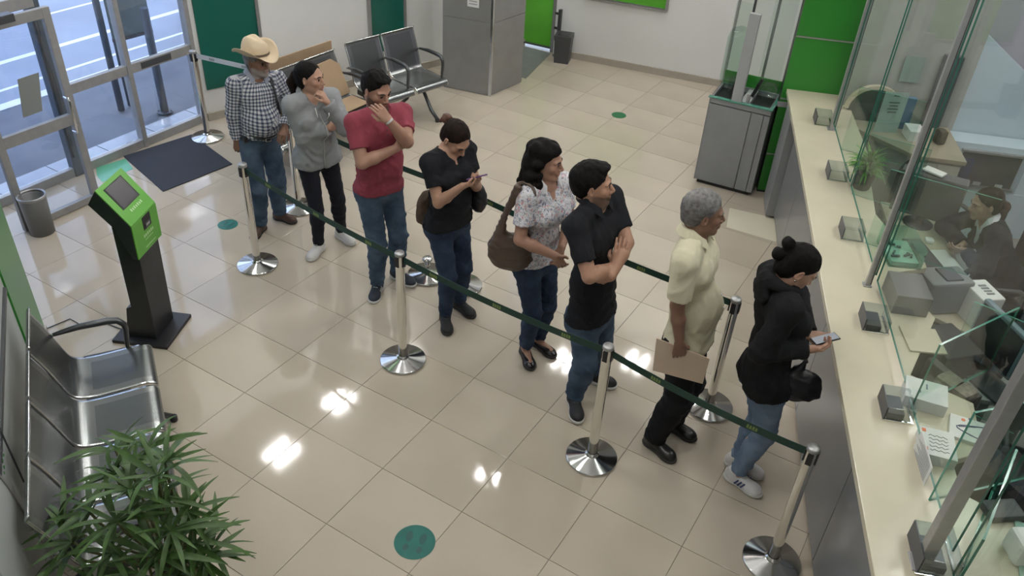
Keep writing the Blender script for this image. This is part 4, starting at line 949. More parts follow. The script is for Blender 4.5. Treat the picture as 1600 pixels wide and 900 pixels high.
def nets(A, lo, h):
    s = A < 0; nx, ny, nz = A.shape
    c = np.zeros((nx-1, ny-1, nz-1), np.int8)
    for (i, j, k) in CORN: c += s[i:nx-1+i, j:ny-1+j, k:nz-1+k]
    m_ = (c > 0) & (c < 8); ci = np.argwhere(m_)
    if len(ci) == 0: return np.zeros((0, 3)), np.zeros((0, 4), int)
    idx = np.full(m_.shape, -1, np.int32); idx[m_] = np.arange(len(ci))
    v = np.stack([A[ci[:, 0]+i, ci[:, 1]+j, ci[:, 2]+k] for (i, j, k) in CORN], 1)
    acc = np.zeros((len(ci), 3)); cnt = np.zeros(len(ci))
    for a, b in EDG:
        va, vb = v[:, a], v[:, b]; cr = (va < 0) != (vb < 0); t = np.where(cr, va/(va-vb+1e-12*np.where(cr, 0, 1)+1e-20), 0)
        pt = CORN[a]+t[:, None]*(CORN[b]-CORN[a]); acc += pt*cr[:, None]; cnt += cr
    V = lo+h*(ci+acc/cnt[:, None]); Q = []
    for ax in range(3):
        o1, o2 = (ax+1) % 3, (ax+2) % 3
        sa = [slice(None)]*3; sb = [slice(None)]*3; sa[ax] = slice(0, -1); sb[ax] = slice(1, None)
        ch = s[tuple(sa)] != s[tuple(sb)]
        e = np.argwhere(ch); e = e[(e[:, o1] > 0) & (e[:, o2] > 0) & (e[:, o1] < A.shape[o1]-1) & (e[:, o2] < A.shape[o2]-1)]
        if len(e) == 0: continue
        ins = s[e[:, 0], e[:, 1], e[:, 2]]
        def cell(d1, d2):
            q = e.copy(); q[:, o1] -= d1; q[:, o2] -= d2; return idx[q[:, 0], q[:, 1], q[:, 2]]
        q = np.stack([cell(1, 1), cell(0, 1), cell(0, 0), cell(1, 0)], 1)
        q[~ins] = q[~ins][:, ::-1]; Q.append(q)
    Q = np.concatenate(Q); Q = Q[(Q >= 0).all(1)]
    return V, Q
def to_object(name, V, Q, mats, parent=None, cols=None, wrinkle=None, uvw=None, mi=None, smooth=True):
    me = bpy.data.meshes.new(name); me.vertices.add(len(V)); me.vertices.foreach_set('co', V.astype(np.float32).ravel())
    n = len(Q); me.loops.add(4*n); me.loops.foreach_set('vertex_index', Q.astype(np.int32).ravel()); me.polygons.add(n)
    me.polygons.foreach_set('loop_start', np.arange(0, 4*n, 4, dtype=np.int32)); me.polygons.foreach_set('loop_total', np.full(n, 4, dtype=np.int32))
    me.polygons.foreach_set('use_smooth', np.full(n, smooth, dtype=bool)); me.update(calc_edges=True)
    if wrinkle is not None:
        nn = np.zeros(len(V)*3, np.float32); me.vertices.foreach_get('normal', nn); nn = nn.reshape(-1, 3); V = V+nn*wrinkle(V, nn)[:, None]
        me.vertices.foreach_set('co', V.astype(np.float32).ravel()); me.update()
    for m_ in (mats if isinstance(mats, (list, tuple)) else [mats]): me.materials.append(m_)
    if mi is not None: me.polygons.foreach_set('material_index', mi(V, Q).astype(np.int32))
    if cols is not None:
        at = me.color_attributes.new('Col', 'FLOAT_COLOR', 'POINT'); c = cols(V); at.data.foreach_set('color', np.concatenate([c, np.ones((len(c), 1))], 1).astype(np.float32).ravel())
    if uvw is not None:
        at = me.attributes.new('cloth_uv', 'FLOAT_VECTOR', 'POINT'); at.data.foreach_set('vector', uvw(V).astype(np.float32).ravel())
    o = bpy.data.objects.new(name, me); return link(o, parent)
def sdf_object(name, prims, h, mats, parent=None, **kw):
    us = [p for p in prims if p.op == 'u']; lo = np.min([p.lo for p in us], 0)-3*h; hi = np.max([p.hi for p in us], 0)+3*h
    A, lo = field(prims, lo, hi, h); V, Q = nets(A, lo, h); return to_object(name, V, Q, mats, parent, **kw)
def folds(amp, freq=16, seed=0, up=(0, 0, 1), aniso=1.8):
    r = np.random.RandomState(seed); D = []
    for i in range(6):
        d = r.randn(3); d[2] *= aniso; D.append((unit(d)*freq*3.2*r.uniform(.6, 1.6), r.uniform(0, 6.28), r.uniform(.5, 1)))
    def f(V, n):
        w = V + .018*np.stack([np.sin(V[:, 1]*19+seed), np.sin(V[:, 2]*15+1), np.sin(V[:, 0]*17+2)], 1); t = np.zeros(len(V))
        for d, ph, a in D: t += a*(1-2*np.abs(np.sin(w @ d+ph)))
        return np.clip(amp*t/2.6, -.0035, None)
    return f
def strands(amp, freq, axis, seed=0, wav=.012, wf=25):
    ax = unit(axis); r = np.random.RandomState(seed); a = unit(np.cross(ax, r.randn(3))); b = np.cross(ax, a)
    def f(V, n):
        s_ = V @ ax; x = V @ a+wav*np.sin(s_*wf+seed); y = V @ b+wav*np.cos(s_*wf*.8+seed*2)
        return amp*(np.sin(x*freq+2*np.sin(y*freq*.4))+np.sin(y*freq*1.1+1.7*np.sin(x*freq*.5)))*.5
    return f
# ================================================================== PEOPLE
def cloth(name, col, rough=.85, noise=.12, nscale=14, bump=.35, **k): return mat(name, col, rough, noise=noise, nscale=nscale, bump=bump, bscale=220, spec=.25, **k)
M_skin = mat('skin', (1, 1, 1), .48, attr='Col', noise=.05, nscale=60, spec=.4)
M_eye = mat('eye_white', (.20, .17, .155), .3); M_iris = mat('dark_iris', (.015, .008, .006), .1)
M_hairb = mat('black_hair', (.005, .004, .004), .62, col2=(.010, .008, .007), nscale=60, bump=.5, bscale=90, spec=.10)
M_hairbr = mat('dark_brown_hair', (.008, .005, .004), .6, col2=(.018, .011, .008), nscale=60, bump=.5, bscale=90, spec=.10)
M_hairtip = mat('brown_hair_bun', (.09, .035, .02), .4, noise=.3, nscale=60, bump=.8, bscale=90)
M_hairg = mat('grey_hair', (.20, .19, .185), .55, col2=(.075, .07, .07), nscale=42, bump=.9, bscale=120)
M_brow = mat('dark_eyebrow', (.012, .009, .008), .7)
M_jean = cloth('mid_blue_denim', (.082, .125, .185), col2=(.034, .060, .100), nscale=7)
M_jeand = cloth('dark_blue_denim', (.034, .056, .102), col2=(.013, .024, .052), nscale=7)
M_jeanl = cloth('light_blue_denim', (.20, .27, .37), col2=(.10, .15, .235), nscale=6)
M_sole = mat('white_sole', (.60, .59, .57), .5); M_soled = mat('dark_sole', (.02, .018, .016), .6)

def headframe(yaw, pitch, tilt=0.0):
    y = math.radians(yaw); p = math.radians(pitch); F = np.array([math.cos(y)*math.cos(p), math.sin(y)*math.cos(p), -math.sin(p)]); R = np.array([math.sin(y), -math.cos(y), 0.]); U = np.cross(R, F)
    t = math.radians(tilt); R2 = R*math.cos(t)+U*math.sin(t); U2 = -R*math.sin(t)+U*math.cos(t); return R2, F, U2
class Figure: pass
def ik(a, c, L1, L2, hint):
    a, c, hint = np.array(a, float), np.array(c, float), np.array(hint, float); d = c-a; D = np.linalg.norm(d); mx = (L1+L2)*.995
    if D > mx: c = a+d/D*mx; d = c-a; D = mx
    D = max(D, abs(L1-L2)+.01)
    x = (L1*L1-L2*L2+D*D)/(2*D); y = math.sqrt(max(L1*L1-x*x, 1e-6)); u = unit(d); w = hint-a; w = w-u*(w @ u); w = unit(w) if np.linalg.norm(w) > 1e-4 else unit(np.cross(u, [0, 0, 1.]))
    return a+u*x+w*y, c
def person(c):
    """c: dict of picture anchors (u, v, depth) and look"""
    g = (P(*c['footR'])+P(*c['footL']))/2; g[2] = 0
    hf = unit([CF[0], CF[1], 0]); hr = unit([CR[0], CR[1], 0]); g = g+hf*c.get('gd', 0)
    def Q(a):
        if len(a) == 2: a = (*a, 0)
        d = ray(a[0], a[1]); o = g+hf*a[2]; return CAM+d*((o-CAM) @ hf)/(d @ hf)
    fy = math.radians(c['face']); F0 = np.array([math.cos(fy), math.sin(fy), 0]); R0 = np.array([F0[1], -F0[0], 0])
    pel, nb, hd = Q(c['pel']), Q(c['neck']), Q(c['head']); f = Figure(); fem = c.get('fem', False)
    U = unit(nb-pel); R = unit(R0-U*(R0 @ U)); F = np.cross(U, R); Lt = np.linalg.norm(nb-pel); s = c.get('s', Lt/.50)
    f.__dict__.update(g=g, pel=pel, nb=nb, hd=hd, U=U, R=R, F=F, s=s, Q=Q, c=c, Lt=Lt)
    shw = (.165 if fem else .19)*s*c.get('shw', 1); hpw = .088*s
    f.sh = [nb+R*shw*sg-U*.050*s for sg in (1, -1)]          # right, left
    f.hip = [pel+R*hpw*sg-U*.02 for sg in (1, -1)]
    W = c.get('w', 1.0); B = c.get('belly', 0)
    # ---- torso
    tor = []
    def T(x, y, z): return pel+R*x+F*y+U*z
    MM = np.stack([R, F, U]); wd = (.92 if fem else 1)*W
    tor.append(ell(T(0, -.008, 0*s), (.152*s*(1.06 if fem else .98)*W, .100*s*W, .125*s), MM, .04))
    tor.append(ell(T(0, .005+B*.3, .16*Lt/.5), (.132*s*wd, (.092+B*.3)*s*W, .15*s), MM, .045))
    if B: tor.append(ell(T(0, .045+B*.55, .17*Lt/.5), (.115*s*W, (.075+B*.5)*s, .13*s), MM, .045))
    tor.append(ell(T(0, .0, Lt*.70), (.155*s*wd, .100*s*W, .16*s), MM, .045))
    tor.append(cone(T(-.115*s*wd, -.012, Lt*.86), T(.115*s*wd, -.012, Lt*.86), .066*s, .066*s, .04))
    for sg in (1, -1):
        tor.append(cone(nb-U*.008, f.sh[0 if sg > 0 else 1]-U*.004, .044*s, .050*s, .035))
        tor.append(ell(T(sg*.070*s, -.052*s, -.035*s), (.080*s, .068*s, .090*s), MM, .035))
        if fem: tor.append(ell(T(sg*.075*s, .085*s, Lt*.66), (.066*s, .062*s, .066*s), MM, .035))
        else: tor.append(ell(T(sg*.075*s, .062*s, Lt*.74), (.080*s, .045*s, .070*s), MM, .04))
    # ---- neck and head
    hR, hF, hU = headframe(c['hy'], c.get('hp', 0), c.get('ht', 0)); f.hR, f.hF, f.hU = hR, hF, hU; hs = c.get('hs', s*1.05); f.hs = hs
    HM = np.stack([hR, hF, hU])
    def Hd(x, y, z): return hd+(hR*x+hF*y+hU*z)*hs
    f.Hd, f.HM = Hd, HM
    head = []; rn = (.050 if fem else .058)*s
    head.append(cone(nb-U*.02, Hd(0, -.022, -.055), rn*1.12, rn, .03))
    head.append(ell(Hd(0, -.014, .030), (.0745*hs, .094*hs, .084*hs), HM, .02))
    head.append(ell(Hd(0, .024, -.026), (.0615*hs, .066*hs, .086*hs), HM, .03))
    jw = .043 if fem else .049
    for sg in (1, -1):
        head.append(cone(Hd(sg*jw, .004, -.062), Hd(sg*.014, .066, -.094), .020*hs, .018*hs, .025))
        head.append(ell(Hd(sg*.040, .058, -.020), (.024*hs, .020*hs, .022*hs), HM, .02))
        head.append(cone(Hd(sg*.046, .070, .022), Hd(sg*.012, .086, .020), .009*hs, .010*hs, .012))
    head.append(ell(Hd(0, .074, -.096), (.022*hs, .018*hs, .018*hs), HM, .018))
    for sg in (1, -1): head.append(ell(Hd(sg*.031, .094, .002), (.019*hs, .014*hs, .013*hs), HM, .012, op='s'))
    for sg in (1, -1): head.append(ell(Hd(sg*.031, .073, .001), (.0165*hs, .0155*hs, .0125*hs), HM, .006))
    head.append(cone(Hd(0, .086, .010), Hd(0, .108, -.030), .0075*hs, .0115*hs, .012))
    for sg in (1, -1): head.append(ell(Hd(sg*.012, .097, -.036), (.009*hs, .010*hs, .008*hs), HM, .006))
    head.append(ell(Hd(0, .088, -.060), (.026*hs, .012*hs, .020*hs), HM, .012))
    head.append(cone(Hd(-.017, .093, -.056), Hd(.017, .093, -.056), .0045*hs, .0045*hs, .006)); head.append(cone(Hd(-.014, .092, -.067), Hd(.014, .092, -.067), .0055*hs, .0055*hs, .006))
    for sg in (1, -1):
        EM = np.stack([unit(hR*sg*.9-hF*.45), unit(hF*.9+hR*sg*.45), hU])
        head.append(ell(Hd(sg*.076, -.006, -.004), (.009*hs, .019*hs, .031*hs), EM, .008)); head.append(ell(Hd(sg*.0835, .000, -.002), (.005*hs, .010*hs, .018*hs), EM, .005, op='s'))
    # ---- arms
    ua, fa = .275*s, .245*s; arms = []; f.arm = []
    for i, key in enumerate(('R', 'L')):
        hw = Q(c['hand'+key]); el = Q(c['elb'+key]); e, w = ik(f.sh[i], hw, ua, fa, el); th = c.get('arm', 1.0)*(.9 if fem else 1)
        arms.append(cone(f.sh[i], e, .052*s*th, .040*s*th, .03, tag='ua'+key)); arms.append(cone(e, e+(w-e)*.35, .039*s*th, .041*s*th, .015, tag='fa'+key)); arms.append(cone(e+(w-e)*.35, w, .041*s*th, .026*s*th, .015, tag='fa'+key))
        f.arm.append((f.sh[i], e, w))
    # ---- hands
    hands = []; f.hbox = []
    for i, key in enumerate(('R', 'L')):
        sh, e, w = f.arm[i]; hp = c.get('hp'+key, {}); d = unit(w-e) if 'dir' not in hp else unit(np.array(hp['dir']) @ np.stack([hr, hf, [0, 0, 1]]))
        pn = np.array(hp.get('palm', (0, 0, -1)), float) @ np.stack([hr, hf, [0, 0, 1.]]); pn = unit(pn-d*(pn @ d)); sd = np.cross(d, pn)*hp.get('thumb', 1)
        hsz = s*.98*(.92 if fem else 1.0); curl = hp.get('curl', .5); k1 = .010
        for q, x in enumerate((-.029, -.010, .010, .028)):
            b0 = w+d*(.088-.004*abs(q-1.3))*hsz+sd*x*hsz
            hands.append(cone(w+d*.008*hsz+sd*x*.55*hsz, b0-d*.008, .0145*hsz, .0115*hsz, .014, tag='hand'))
            ln = (.78, .95, 1.0, .90)[q]; dirn = d+sd*x*2.0; a0 = 0.0; pt = b0; r_ = .0088*hsz
            for seg, L_ in enumerate((.040, .026, .020)):
                cl = curl[q] if isinstance(curl, (list, tuple)) else curl
                a0 += cl*(1.0, 1.15, .8)[seg]; dn = unit(dirn)*math.cos(a0)+pn*math.sin(a0); p2 = pt+dn*L_*ln*hsz; r2 = r_*.90; hands.append(cone(pt, p2, r_, r2, .004, tag='hand')); pt = p2; r_ = r2
        tb = w+d*.022*hsz+sd*.024*hsz+pn*.004; t1 = tb+unit(d*.75+sd*.75+pn*.35)*.036*hsz; t2 = t1+unit(d*.95+sd*.15+pn*(.35+.4*(curl if not isinstance(curl, (list, tuple)) else curl[3])))*.030*hsz; t3_ = t2+unit(d*.9-sd*.05+pn*.5)*.022*hsz
        hands += [cone(tb, t1, .0135*hsz, .0115*hsz, .012, tag='hand'), cone(t1, t2, .0105*hsz, .0095*hsz, .005, tag='hand'), cone(t2, t3_, .0095*hsz, .0078*hsz, .004, tag='hand')]
        ctr = w+d*.09*hsz+pn*.02; f.hbox.append((ctr-.115*s, ctr+.115*s)); f.arm[i] = (sh, e, w, d, pn, sd)
    # ---- legs
    legs = []; f.leg = []
    for i, key in enumerate(('R', 'L')):
        if c.get('seated'):
            kn = Q(c['knee'+key]); an = Q(c['ank'+key]); ft = unit(F0); hipj = f.hip[i]
            kn, an = kn, an; an[2] = max(an[2], .085)
        else:
            ft_ang = math.radians(c.get('toe'+key, c['face'])); ft = np.array([math.cos(ft_ang), math.sin(ft_ang), 0]); fp = P(*c['foot'+key]); fp[2] = 0; fp = fp+hf*c.get('gd', 0)
            an = fp-ft*.055*s+np.array([0, 0, .085*s]); hipj = f.hip[i]; D = np.linalg.norm(hipj-an); Lg = D*c.get('bend', 1.012); kn, _ = ik(hipj, an, Lg*.52, Lg*.48, (hipj+an)/2+F0*.4)
        th = c.get('leg', 1.0); legs.append(cone(hipj, kn, .083*s*th, .056*s*th, .035, tag='th'+key)); legs.append(cone(kn, kn+(an-kn)*.3-ft*.012, .054*s*th, .054*s*th, .02, tag='sn'+key)); legs.append(cone(kn+(an-kn)*.3-ft*.012, an, .054*s*th, .036*s*th, .02, tag='sn'+key))
        f.leg.append((hipj, kn, an, ft))
        sole = an-np.array([0, 0, an[2]])+np.array([0, 0, .045*s]); legs.append(cone(an, sole-ft*.03*s, .032*s, .028*s, .02)); legs.append(cone(sole-ft*.03*s, sole+ft*.13*s, .030*s, .022*s, .02))
    f.tor, f.head, f.arms, f.hands, f.legs = tor, head, arms, hands, legs
    skin = tor+arms+legs+head+hands
    base = np.array(c['skin']); lip = base*np.array([.95, .62, .62])*c.get('lip', 1)
    eyeL = [Hd(sg*.031, .080, .002) for sg in (1, -1)]; lipc = Hd(0, .096, -.061)
    def cols(V):
        C_ = np.tile(base, (len(V), 1)); d = V-hd; x, y, z = d @ hR/hs, d @ hF/hs, d @ hU/hs
        m1 = np.exp(-((x/.021)**2+((z+.061)/.0085)**2)**2)*(y > .07); C_ = C_*(1-m1[:, None])+lip*m1[:, None]
        ck = np.exp(-(((np.abs(x)-.042)/.018)**2+((z+.025)/.018)**2))*(y > .03)*.25; C_ = C_*(1-ck[:, None]*np.array([0, .35, .35]))
        if c.get('beard'):
            b = c['beard']; bm_ = ((z < -.028-.25*np.maximum(0, .03-y)*0) & (y > -.012) & (z > -.125)).astype(float)*np.clip((y+.012)/.02, 0, 1)
            edge = np.clip((-.030-.018*np.clip((y-.03)/.05, 0, 1)-z)/.012, 0, 1); must = np.exp(-((x/.027)**2+((z+.048)/.007)**2)**2)*(y > .06); near = np.clip(1-np.linalg.norm(d-(hU*-.03+hF*.02), axis=1)/.14, 0, 1) > 0
            mm = np.maximum(bm_*edge, must)*near*b[0]; mm = mm*(1-m1*.8); C_ = C_*(1-mm[:, None])+np.array(b[1])*mm[:, None]
        # darker, slightly redder tone around each eye
        for e_ in eyeL:
            q = np.exp(-(np.linalg.norm(V-e_, axis=1)/.016)**4)*.35; C_ = C_*(1-q[:, None]*np.array([.35, .45, .45]))
        return C_
    T_ = thing('person', c['label'], 'person', g, 0, c.get('group')); f.T = T_
    off = -np.array([g[0], g[1], 0]); f.off = off
    def own(o): o.parent = T_; o.matrix_parent_inverse = Matrix.Translation(-Vector(g)); return o
    f.own = own
    # body: coarse field, with finer fields around head and hands
    us = skin; lo = np.min([p.lo for p in us], 0)-.03; hi = np.max([p.hi for p in us], 0)+.03; lo[2] = max(lo[2], -.01)
    H1 = .0085; A, l0 = field(skin, lo, hi, H1); V1, Q1 = nets(A, l0, H1); parts = []
    boxes = [(hd-.135, hd+.14, .0043)]+[(a, b, .0036) for a, b in f.hbox]
    cen = V1[Q1].mean(1); keep = np.ones(len(Q1), bool)
    for a, b, h in boxes: keep &= ~(((cen > a+H1*1.1) & (cen < b-H1*1.1)).all(1))
    parts.append((V1, Q1[keep]))
    for bi, (a, b, h) in enumerate(boxes):
        A, l0 = field(skin, a, b, h); V2, Q2 = nets(A, l0, h)
        if bi > 0 and len(Q2):      # leave the part already inside an earlier fine box
            cc = V2[Q2].mean(1); kk_ = np.ones(len(Q2), bool)
            for a2, b2, h2 in boxes[:bi]: kk_ &= ~(((cc > a2+h2*2) & (cc < b2-h2*2)).all(1))
            Q2 = Q2[kk_]
        parts.append((V2, Q2))
    VV = []; QQ = []; n0 = 0
    for V_, Q_ in parts: VV.append(V_); QQ.append(Q_+n0); n0 += len(V_)
    own(to_object('body', np.concatenate(VV), np.concatenate(QQ), M_skin, cols=cols))
    # eyes and brows
    for sg in (1, -1):
        mb = MB(); ec = Hd(sg*.031, .0755, .001); er = .0136*hs
        mb.lathe([(0, er)]+[(er*math.sin(t), er*math.cos(t)) for t in np.linspace(0, math.pi, 11)[1:-1]]+[(0, -er)], n=14)
        look = unit(hF-hU*c.get('gaze', .12)); rot = Vector(look).to_track_quat('Z', 'Y').to_matrix().to_4x4(); bmesh.ops.transform(mb.bm, matrix=Matrix.Translation(Vector(ec)) @ rot @ Matrix.Diagonal((1, 1, 1, 1)), verts=mb.bm.verts[:])
        for fc in mb.bm.faces:
            cc = fc.calc_center_median()-Vector(ec); fc.material_index = 1 if cc.normalized().dot(Vector(look)) > .66 else 0
        if not c.get('shut'): own(mb.build('eye', [M_eye, M_iris]))
        mb = MB(); pts = [Hd(sg*x, y, z) for x, y, z in ((.014, .0935, .019), (.024, .0925, .0235), (.036, .087, .0245), (.047, .077, .019))]; mb.tube(pts, [.003*hs, .0042*hs, .0038*hs, .002*hs], n=6); own(mb.build('eyebrow', c.get('browm', M_brow)))
        mb = MB(); pts = [Hd(sg*x, y, z) for x, y, z in ((.017, .0865, .003), (.025, .0895, .0085), (.036, .087, .0085), (.046, .0765, .003))]; mb.tube(pts, [.001, .0016, .0016, .001], n=5); own(mb.build('eyelashes', M_brow))
    return f

def limbclip(a, b, t):       # keep the part of the limb before fraction t
    a, b = np.array(a), np.array(b); return (a+(b-a)*t, unit(b-a))
def trousers(f, m_, t=.014, wide=1.0, hem=1.0, seed=1, top=.035, amp=.004, name='jeans', flare=0.0, pr_extra=()):
    c = f.c; pr = []; s = f.s; U, R, F, pel = f.U, f.R, f.F, f.pel
    topc = (pel+U*top*s, U); MM = np.stack([R, F, U])
    for p in f.tor[:2]+[q for q in f.tor if q.kind == 'ell' and (q.c-pel) @ U < .0]:
        pr.append(infl(p, t*.9, .045, topc))
    for i in (0, 1):
        hp, kn, an, ft = f.leg[i]; cl = (an+(an-kn)*.02*hem, unit(an-kn)) if hem >= 1 else limbclip(kn, an, hem)
        pr.append(cone(hp, kn, f.legs[0].r1+t, f.legs[0].r2+t*1.25*wide, .03, clip=topc)); pr.append(cone(kn, kn+(an-kn)*.35-ft*.008, f.legs[0].r2+t*1.25*wide, f.legs[0].r2+t*1.2*wide, .02))
        pr.append(cone(kn+(an-kn)*.35-ft*.008, an+(an-kn)*.08, f.legs[0].r2+t*1.2*wide, .040*s+t*(1.1*wide)+flare, .02, clip=cl))
    fo = folds(amp*1.6, 12, seed)
    def wr(V, n):
        w = fo(V, n)
        for hp, kn, an, ft in f.leg:
            u = unit(an-kn); x = (V-kn) @ u; L = np.linalg.norm(an-kn); rad = np.linalg.norm((V-kn)-x[:, None]*u, axis=1)
            w += .0045*np.sin(x*95+8*np.sin(V[:, 0]*22))*np.exp(-((x-L*.93)/.07)**2)*(rad < .12)*(amp/.004) + .003*np.sin(x*80+6*np.sin(V[:, 1]*25))*np.exp(-(x/.08)**2)*(rad < .12)
        return np.maximum(w, -.004)
    return f.own(sdf_object(name, pr+list(pr_extra), .0085, m_, wrinkle=wr))
def top(f, m_, t=.013, sleeve=.62, fore=0.0, hem=-.04, loose=1.0, neck=.075, vneck=0.0, seed=3, amp=.004, name='shirt', hood=False, sl_loose=.010, skirt=.0, cols=None, uvw=None, h=.0085, neckf=.02):
    s = f.s; U, R, F, pel, nb = f.U, f.R, f.F, f.pel, f.nb; MM = np.stack([R, F, U]); pr = []; bot = (pel+U*hem*s, -U)
    for p in f.tor: pr.append(infl(p, t, .04, bot))
    p0 = f.tor[0]; pr.append(ell(pel+U*.03*s+F*f.c.get('belly', 0)*.4, (p0.rad[0]+t*.9+skirt, p0.rad[1]+t*1.2+skirt, .16*s), MM, .04, clip=bot))
    fm = f.c.get('fem', False); W_ = f.c.get('w', 1); pr.append(ell(pel+U*.19*s+F*(.004+f.c.get('belly', 0)*.35), ((.122 if fm else .146)*s*W_+t, (.088 if fm else .102)*s*W_+t, .27*s), MM, .04, clip=bot))
    for hp_, kn_, an_, ft_ in f.leg:
        pr.append(cone(hp_, kn_, f.legs[0].r1+max(t, .013)+.009, f.legs[0].r2+.02, .03, clip=bot))
    for i, key in enumerate(('R', 'L')):
        sh, e, w = f.arm[i][:3]; th = f.arms[0]; 
        if fore <= 0: pr.append(cone(sh, e, .051*s+t*.8, .046*s+t*.6+sl_loose, .035, clip=limbclip(sh, e, sleeve)))
        else:
            pr.append(cone(sh, e, .050*s+t*.8, .043*s+t+sl_loose*.5, .035)); pr.append(cone(e, w, .044*s+t+sl_loose*.4, .030*s+t*.8+sl_loose*.3, .02, clip=limbclip(e, w, fore)))
            if hood: pr.append(cone(e+(w-e)*(fore-.05), e+(w-e)*(fore-.01), .036*s+t, .034*s+t, .006, clip=limbclip(e, w, fore)))
    # neckline: carve around the neck, deeper in front
    nc = nb+U*.035*s+F*.005
    pr.append(cone(nc-U*.045*s, nc+U*.2, neck*s, neck*s*1.3, .004, op='s'))
    pr.append(ell(nb+F*.085*s+U*.02, (neck*s*.95, .06*s, (.05+vneck*.25)*s), MM, .004, op='s'))
    if vneck: pr.append(cone(nb+F*.085*s+U*.03, nb+F*.135*s-U*(.07+vneck)*s, .064*s, .010*s, .004, op='s'))
    fo = folds(amp*1.9, 12, seed, aniso=.8)
    def wr(V, n):
        w = fo(V, n)
        for sh, e, wq, *_ in f.arm:
            dd = np.linalg.norm(V-e, axis=1); w += .0045*np.sin(((V-sh) @ unit(e-sh))*110+seed)*np.exp(-(dd/.09)**2)*(1 if fore > 0 else .2)
        x = (V-pel) @ U; w += .004*np.sin(x*75+7*np.sin(V[:, 0]*16+seed)+4*np.sin(V[:, 1]*14))*np.exp(-((x-.07)/.10)**2)
        return np.maximum(w, -.0045)
    return f.own(sdf_object(name, pr, h, m_, wrinkle=wr, cols=cols, uvw=uvw))
def hair_cap(f, m_, thick=.012, back=.0, short=False, extra=(), name='hair', line=(.085, .072), amp=.0016, sub=(), h=.0048, low=-.085, face_r=(.068, .078, .104), nf=150):
    Hd, HM, hs = f.Hd, f.HM, f.hs; R, F, U = f.hR, f.hF, f.hU
    a = Hd(0, line[0], line[1]); b = Hd(0, -.01, -.012); n = unit(np.cross(R, b-a)); n = n if n @ U < 0 else -n
    pr = [ell(Hd(0, -.016, .032), ((.0745+thick*.75)*hs, (.094+thick)*hs, (.084+thick)*hs), HM, .01, clip=[(a, n), (Hd(0, 0, low), -U)])]
    if short: pr.append(ell(Hd(0, -.045, -.015), ((.060+thick*.2)*hs, (.056+thick*.45)*hs, (.072)*hs), HM, .02, clip=[(Hd(0, -.022, 0), F), (Hd(0, 0, -.075), unit(-U-F*.3))]))
    else: pr.append(ell(Hd(0, -.045, -.02), ((.066+thick*.6)*hs, (.058+thick)*hs, (.075)*hs), HM, .02, clip=[(Hd(0, -.012, 0), F), (Hd(0, 0, low), -U)]))
    pr += list(extra)
    pr.append(ell(Hd(0, .086, -.022), (face_r[0]*hs, face_r[1]*hs, face_r[2]*hs), HM, .010, op='s'))
    if short:
        for sg in (1, -1): pr.append(ell(Hd(sg*.092, .004, -.020), (.026*hs, .028*hs, .040*hs), HM, .006, op='s'))
    pr += list(sub)
    return f.own(sdf_object(name, pr, h, m_, wrinkle=strands(amp, nf, F*.6-U, 3)))
def shoes(f, m_, m_sole=None, kind='sneaker', stripes=None, laces=None):
    s = f.s*f.c.get('shoe', 1); m_sole = m_sole or M_sole
    for i in (0, 1):
        hp, kn, an, ft = f.leg[i]; sd = np.array([ft[1], -ft[0], 0]); c0 = np.array([an[0], an[1], 0.]); Z = np.array([0, 0, 1.]); M3 = np.stack([sd, ft, Z]); bot = (c0+Z*.022*s, -Z)
        pr = [ell(c0-ft*.025*s+Z*.050*s, (.040*s, .052*s, .050*s), M3, .02, clip=bot), cone(c0+Z*.055*s, c0+ft*.125*s+Z*.032*s, .040*s, .036*s, .02, clip=bot), ell(c0+ft*.115*s+Z*.034*s, (.045*s, .065*s, .032*s), M3, .02, clip=bot)]
        if kind == 'flat': pr = [ell(c0-ft*.03*s+Z*.04*s, (.036*s, .045*s, .035*s), M3, .02, clip=bot), cone(c0-ft*.03*s+Z*.03*s, c0+ft*.12*s+Z*.028*s, .038*s, .036*s, .02, clip=bot), ell(c0+ft*.125*s+Z*.028*s, (.040*s, .055*s, .024*s), M3, .02, clip=bot), ell(c0+ft*.035*s+Z*.085*s, (.030*s, .065*s, .040*s), M3, .008, op='s')]
        elif kind in ('boot', 'dress'): pr.append(cone(c0+Z*.06*s, c0+Z*.115*s-ft*.005, .044*s, .046*s, .02, clip=(c0+Z*.12*s, Z)))
        else: pr.append(cone(c0+Z*.05*s-ft*.005, c0+Z*.092*s-ft*.01, .042*s, .044*s, .012, clip=(c0+Z*.098*s, Z)))
        o = f.own(sdf_object('shoe', pr, .0062, m_))
        top_ = (c0+Z*(.026 if kind != 'sneaker' else .030)*s, Z)
        sp = [ell(c0-ft*.03*s+Z*.018*s, (.043*s, .050*s, .028*s), M3, .015, clip=top_), cone(c0-ft*.02*s+Z*.018*s, c0+ft*.12*s+Z*.018*s, .040*s, .042*s, .015, clip=top_, flat=(Z, 1.6)), ell(c0+ft*.12*s+Z*.018*s, (.048*s, .066*s, .028*s), M3, .015, clip=top_)]
        for p in sp: p.clip = [p.clip, (c0+Z*.001, -Z)]
        so = sdf_object('sole', sp, .0062, m_sole); so.parent = o
        if kind == 'sneaker':
            mb = MB()
            for q in range(4):
                y = .045+.018*q; z = .096-.016*q; mb.bar(c0+ft*y*s+sd*.017*s+Z*z*s, c0+ft*(y+.004)*s-sd*.017*s+Z*z*s, .005, .004)
            l = mb.build('laces', laces or m_sole); l.parent = o
        if stripes:
            mb = MB()
            for q in range(3):
                for sg in (1, -1):
                    y = .015+.022*q; mb.bar(c0+ft*y*s+sd*sg*.044*s+Z*.030*s, c0+ft*(y+.018)*s+sd*sg*.037*s+Z*.066*s, .009, .005, up=sd)
            l = mb.build('side_stripes', stripes); l.parent = o
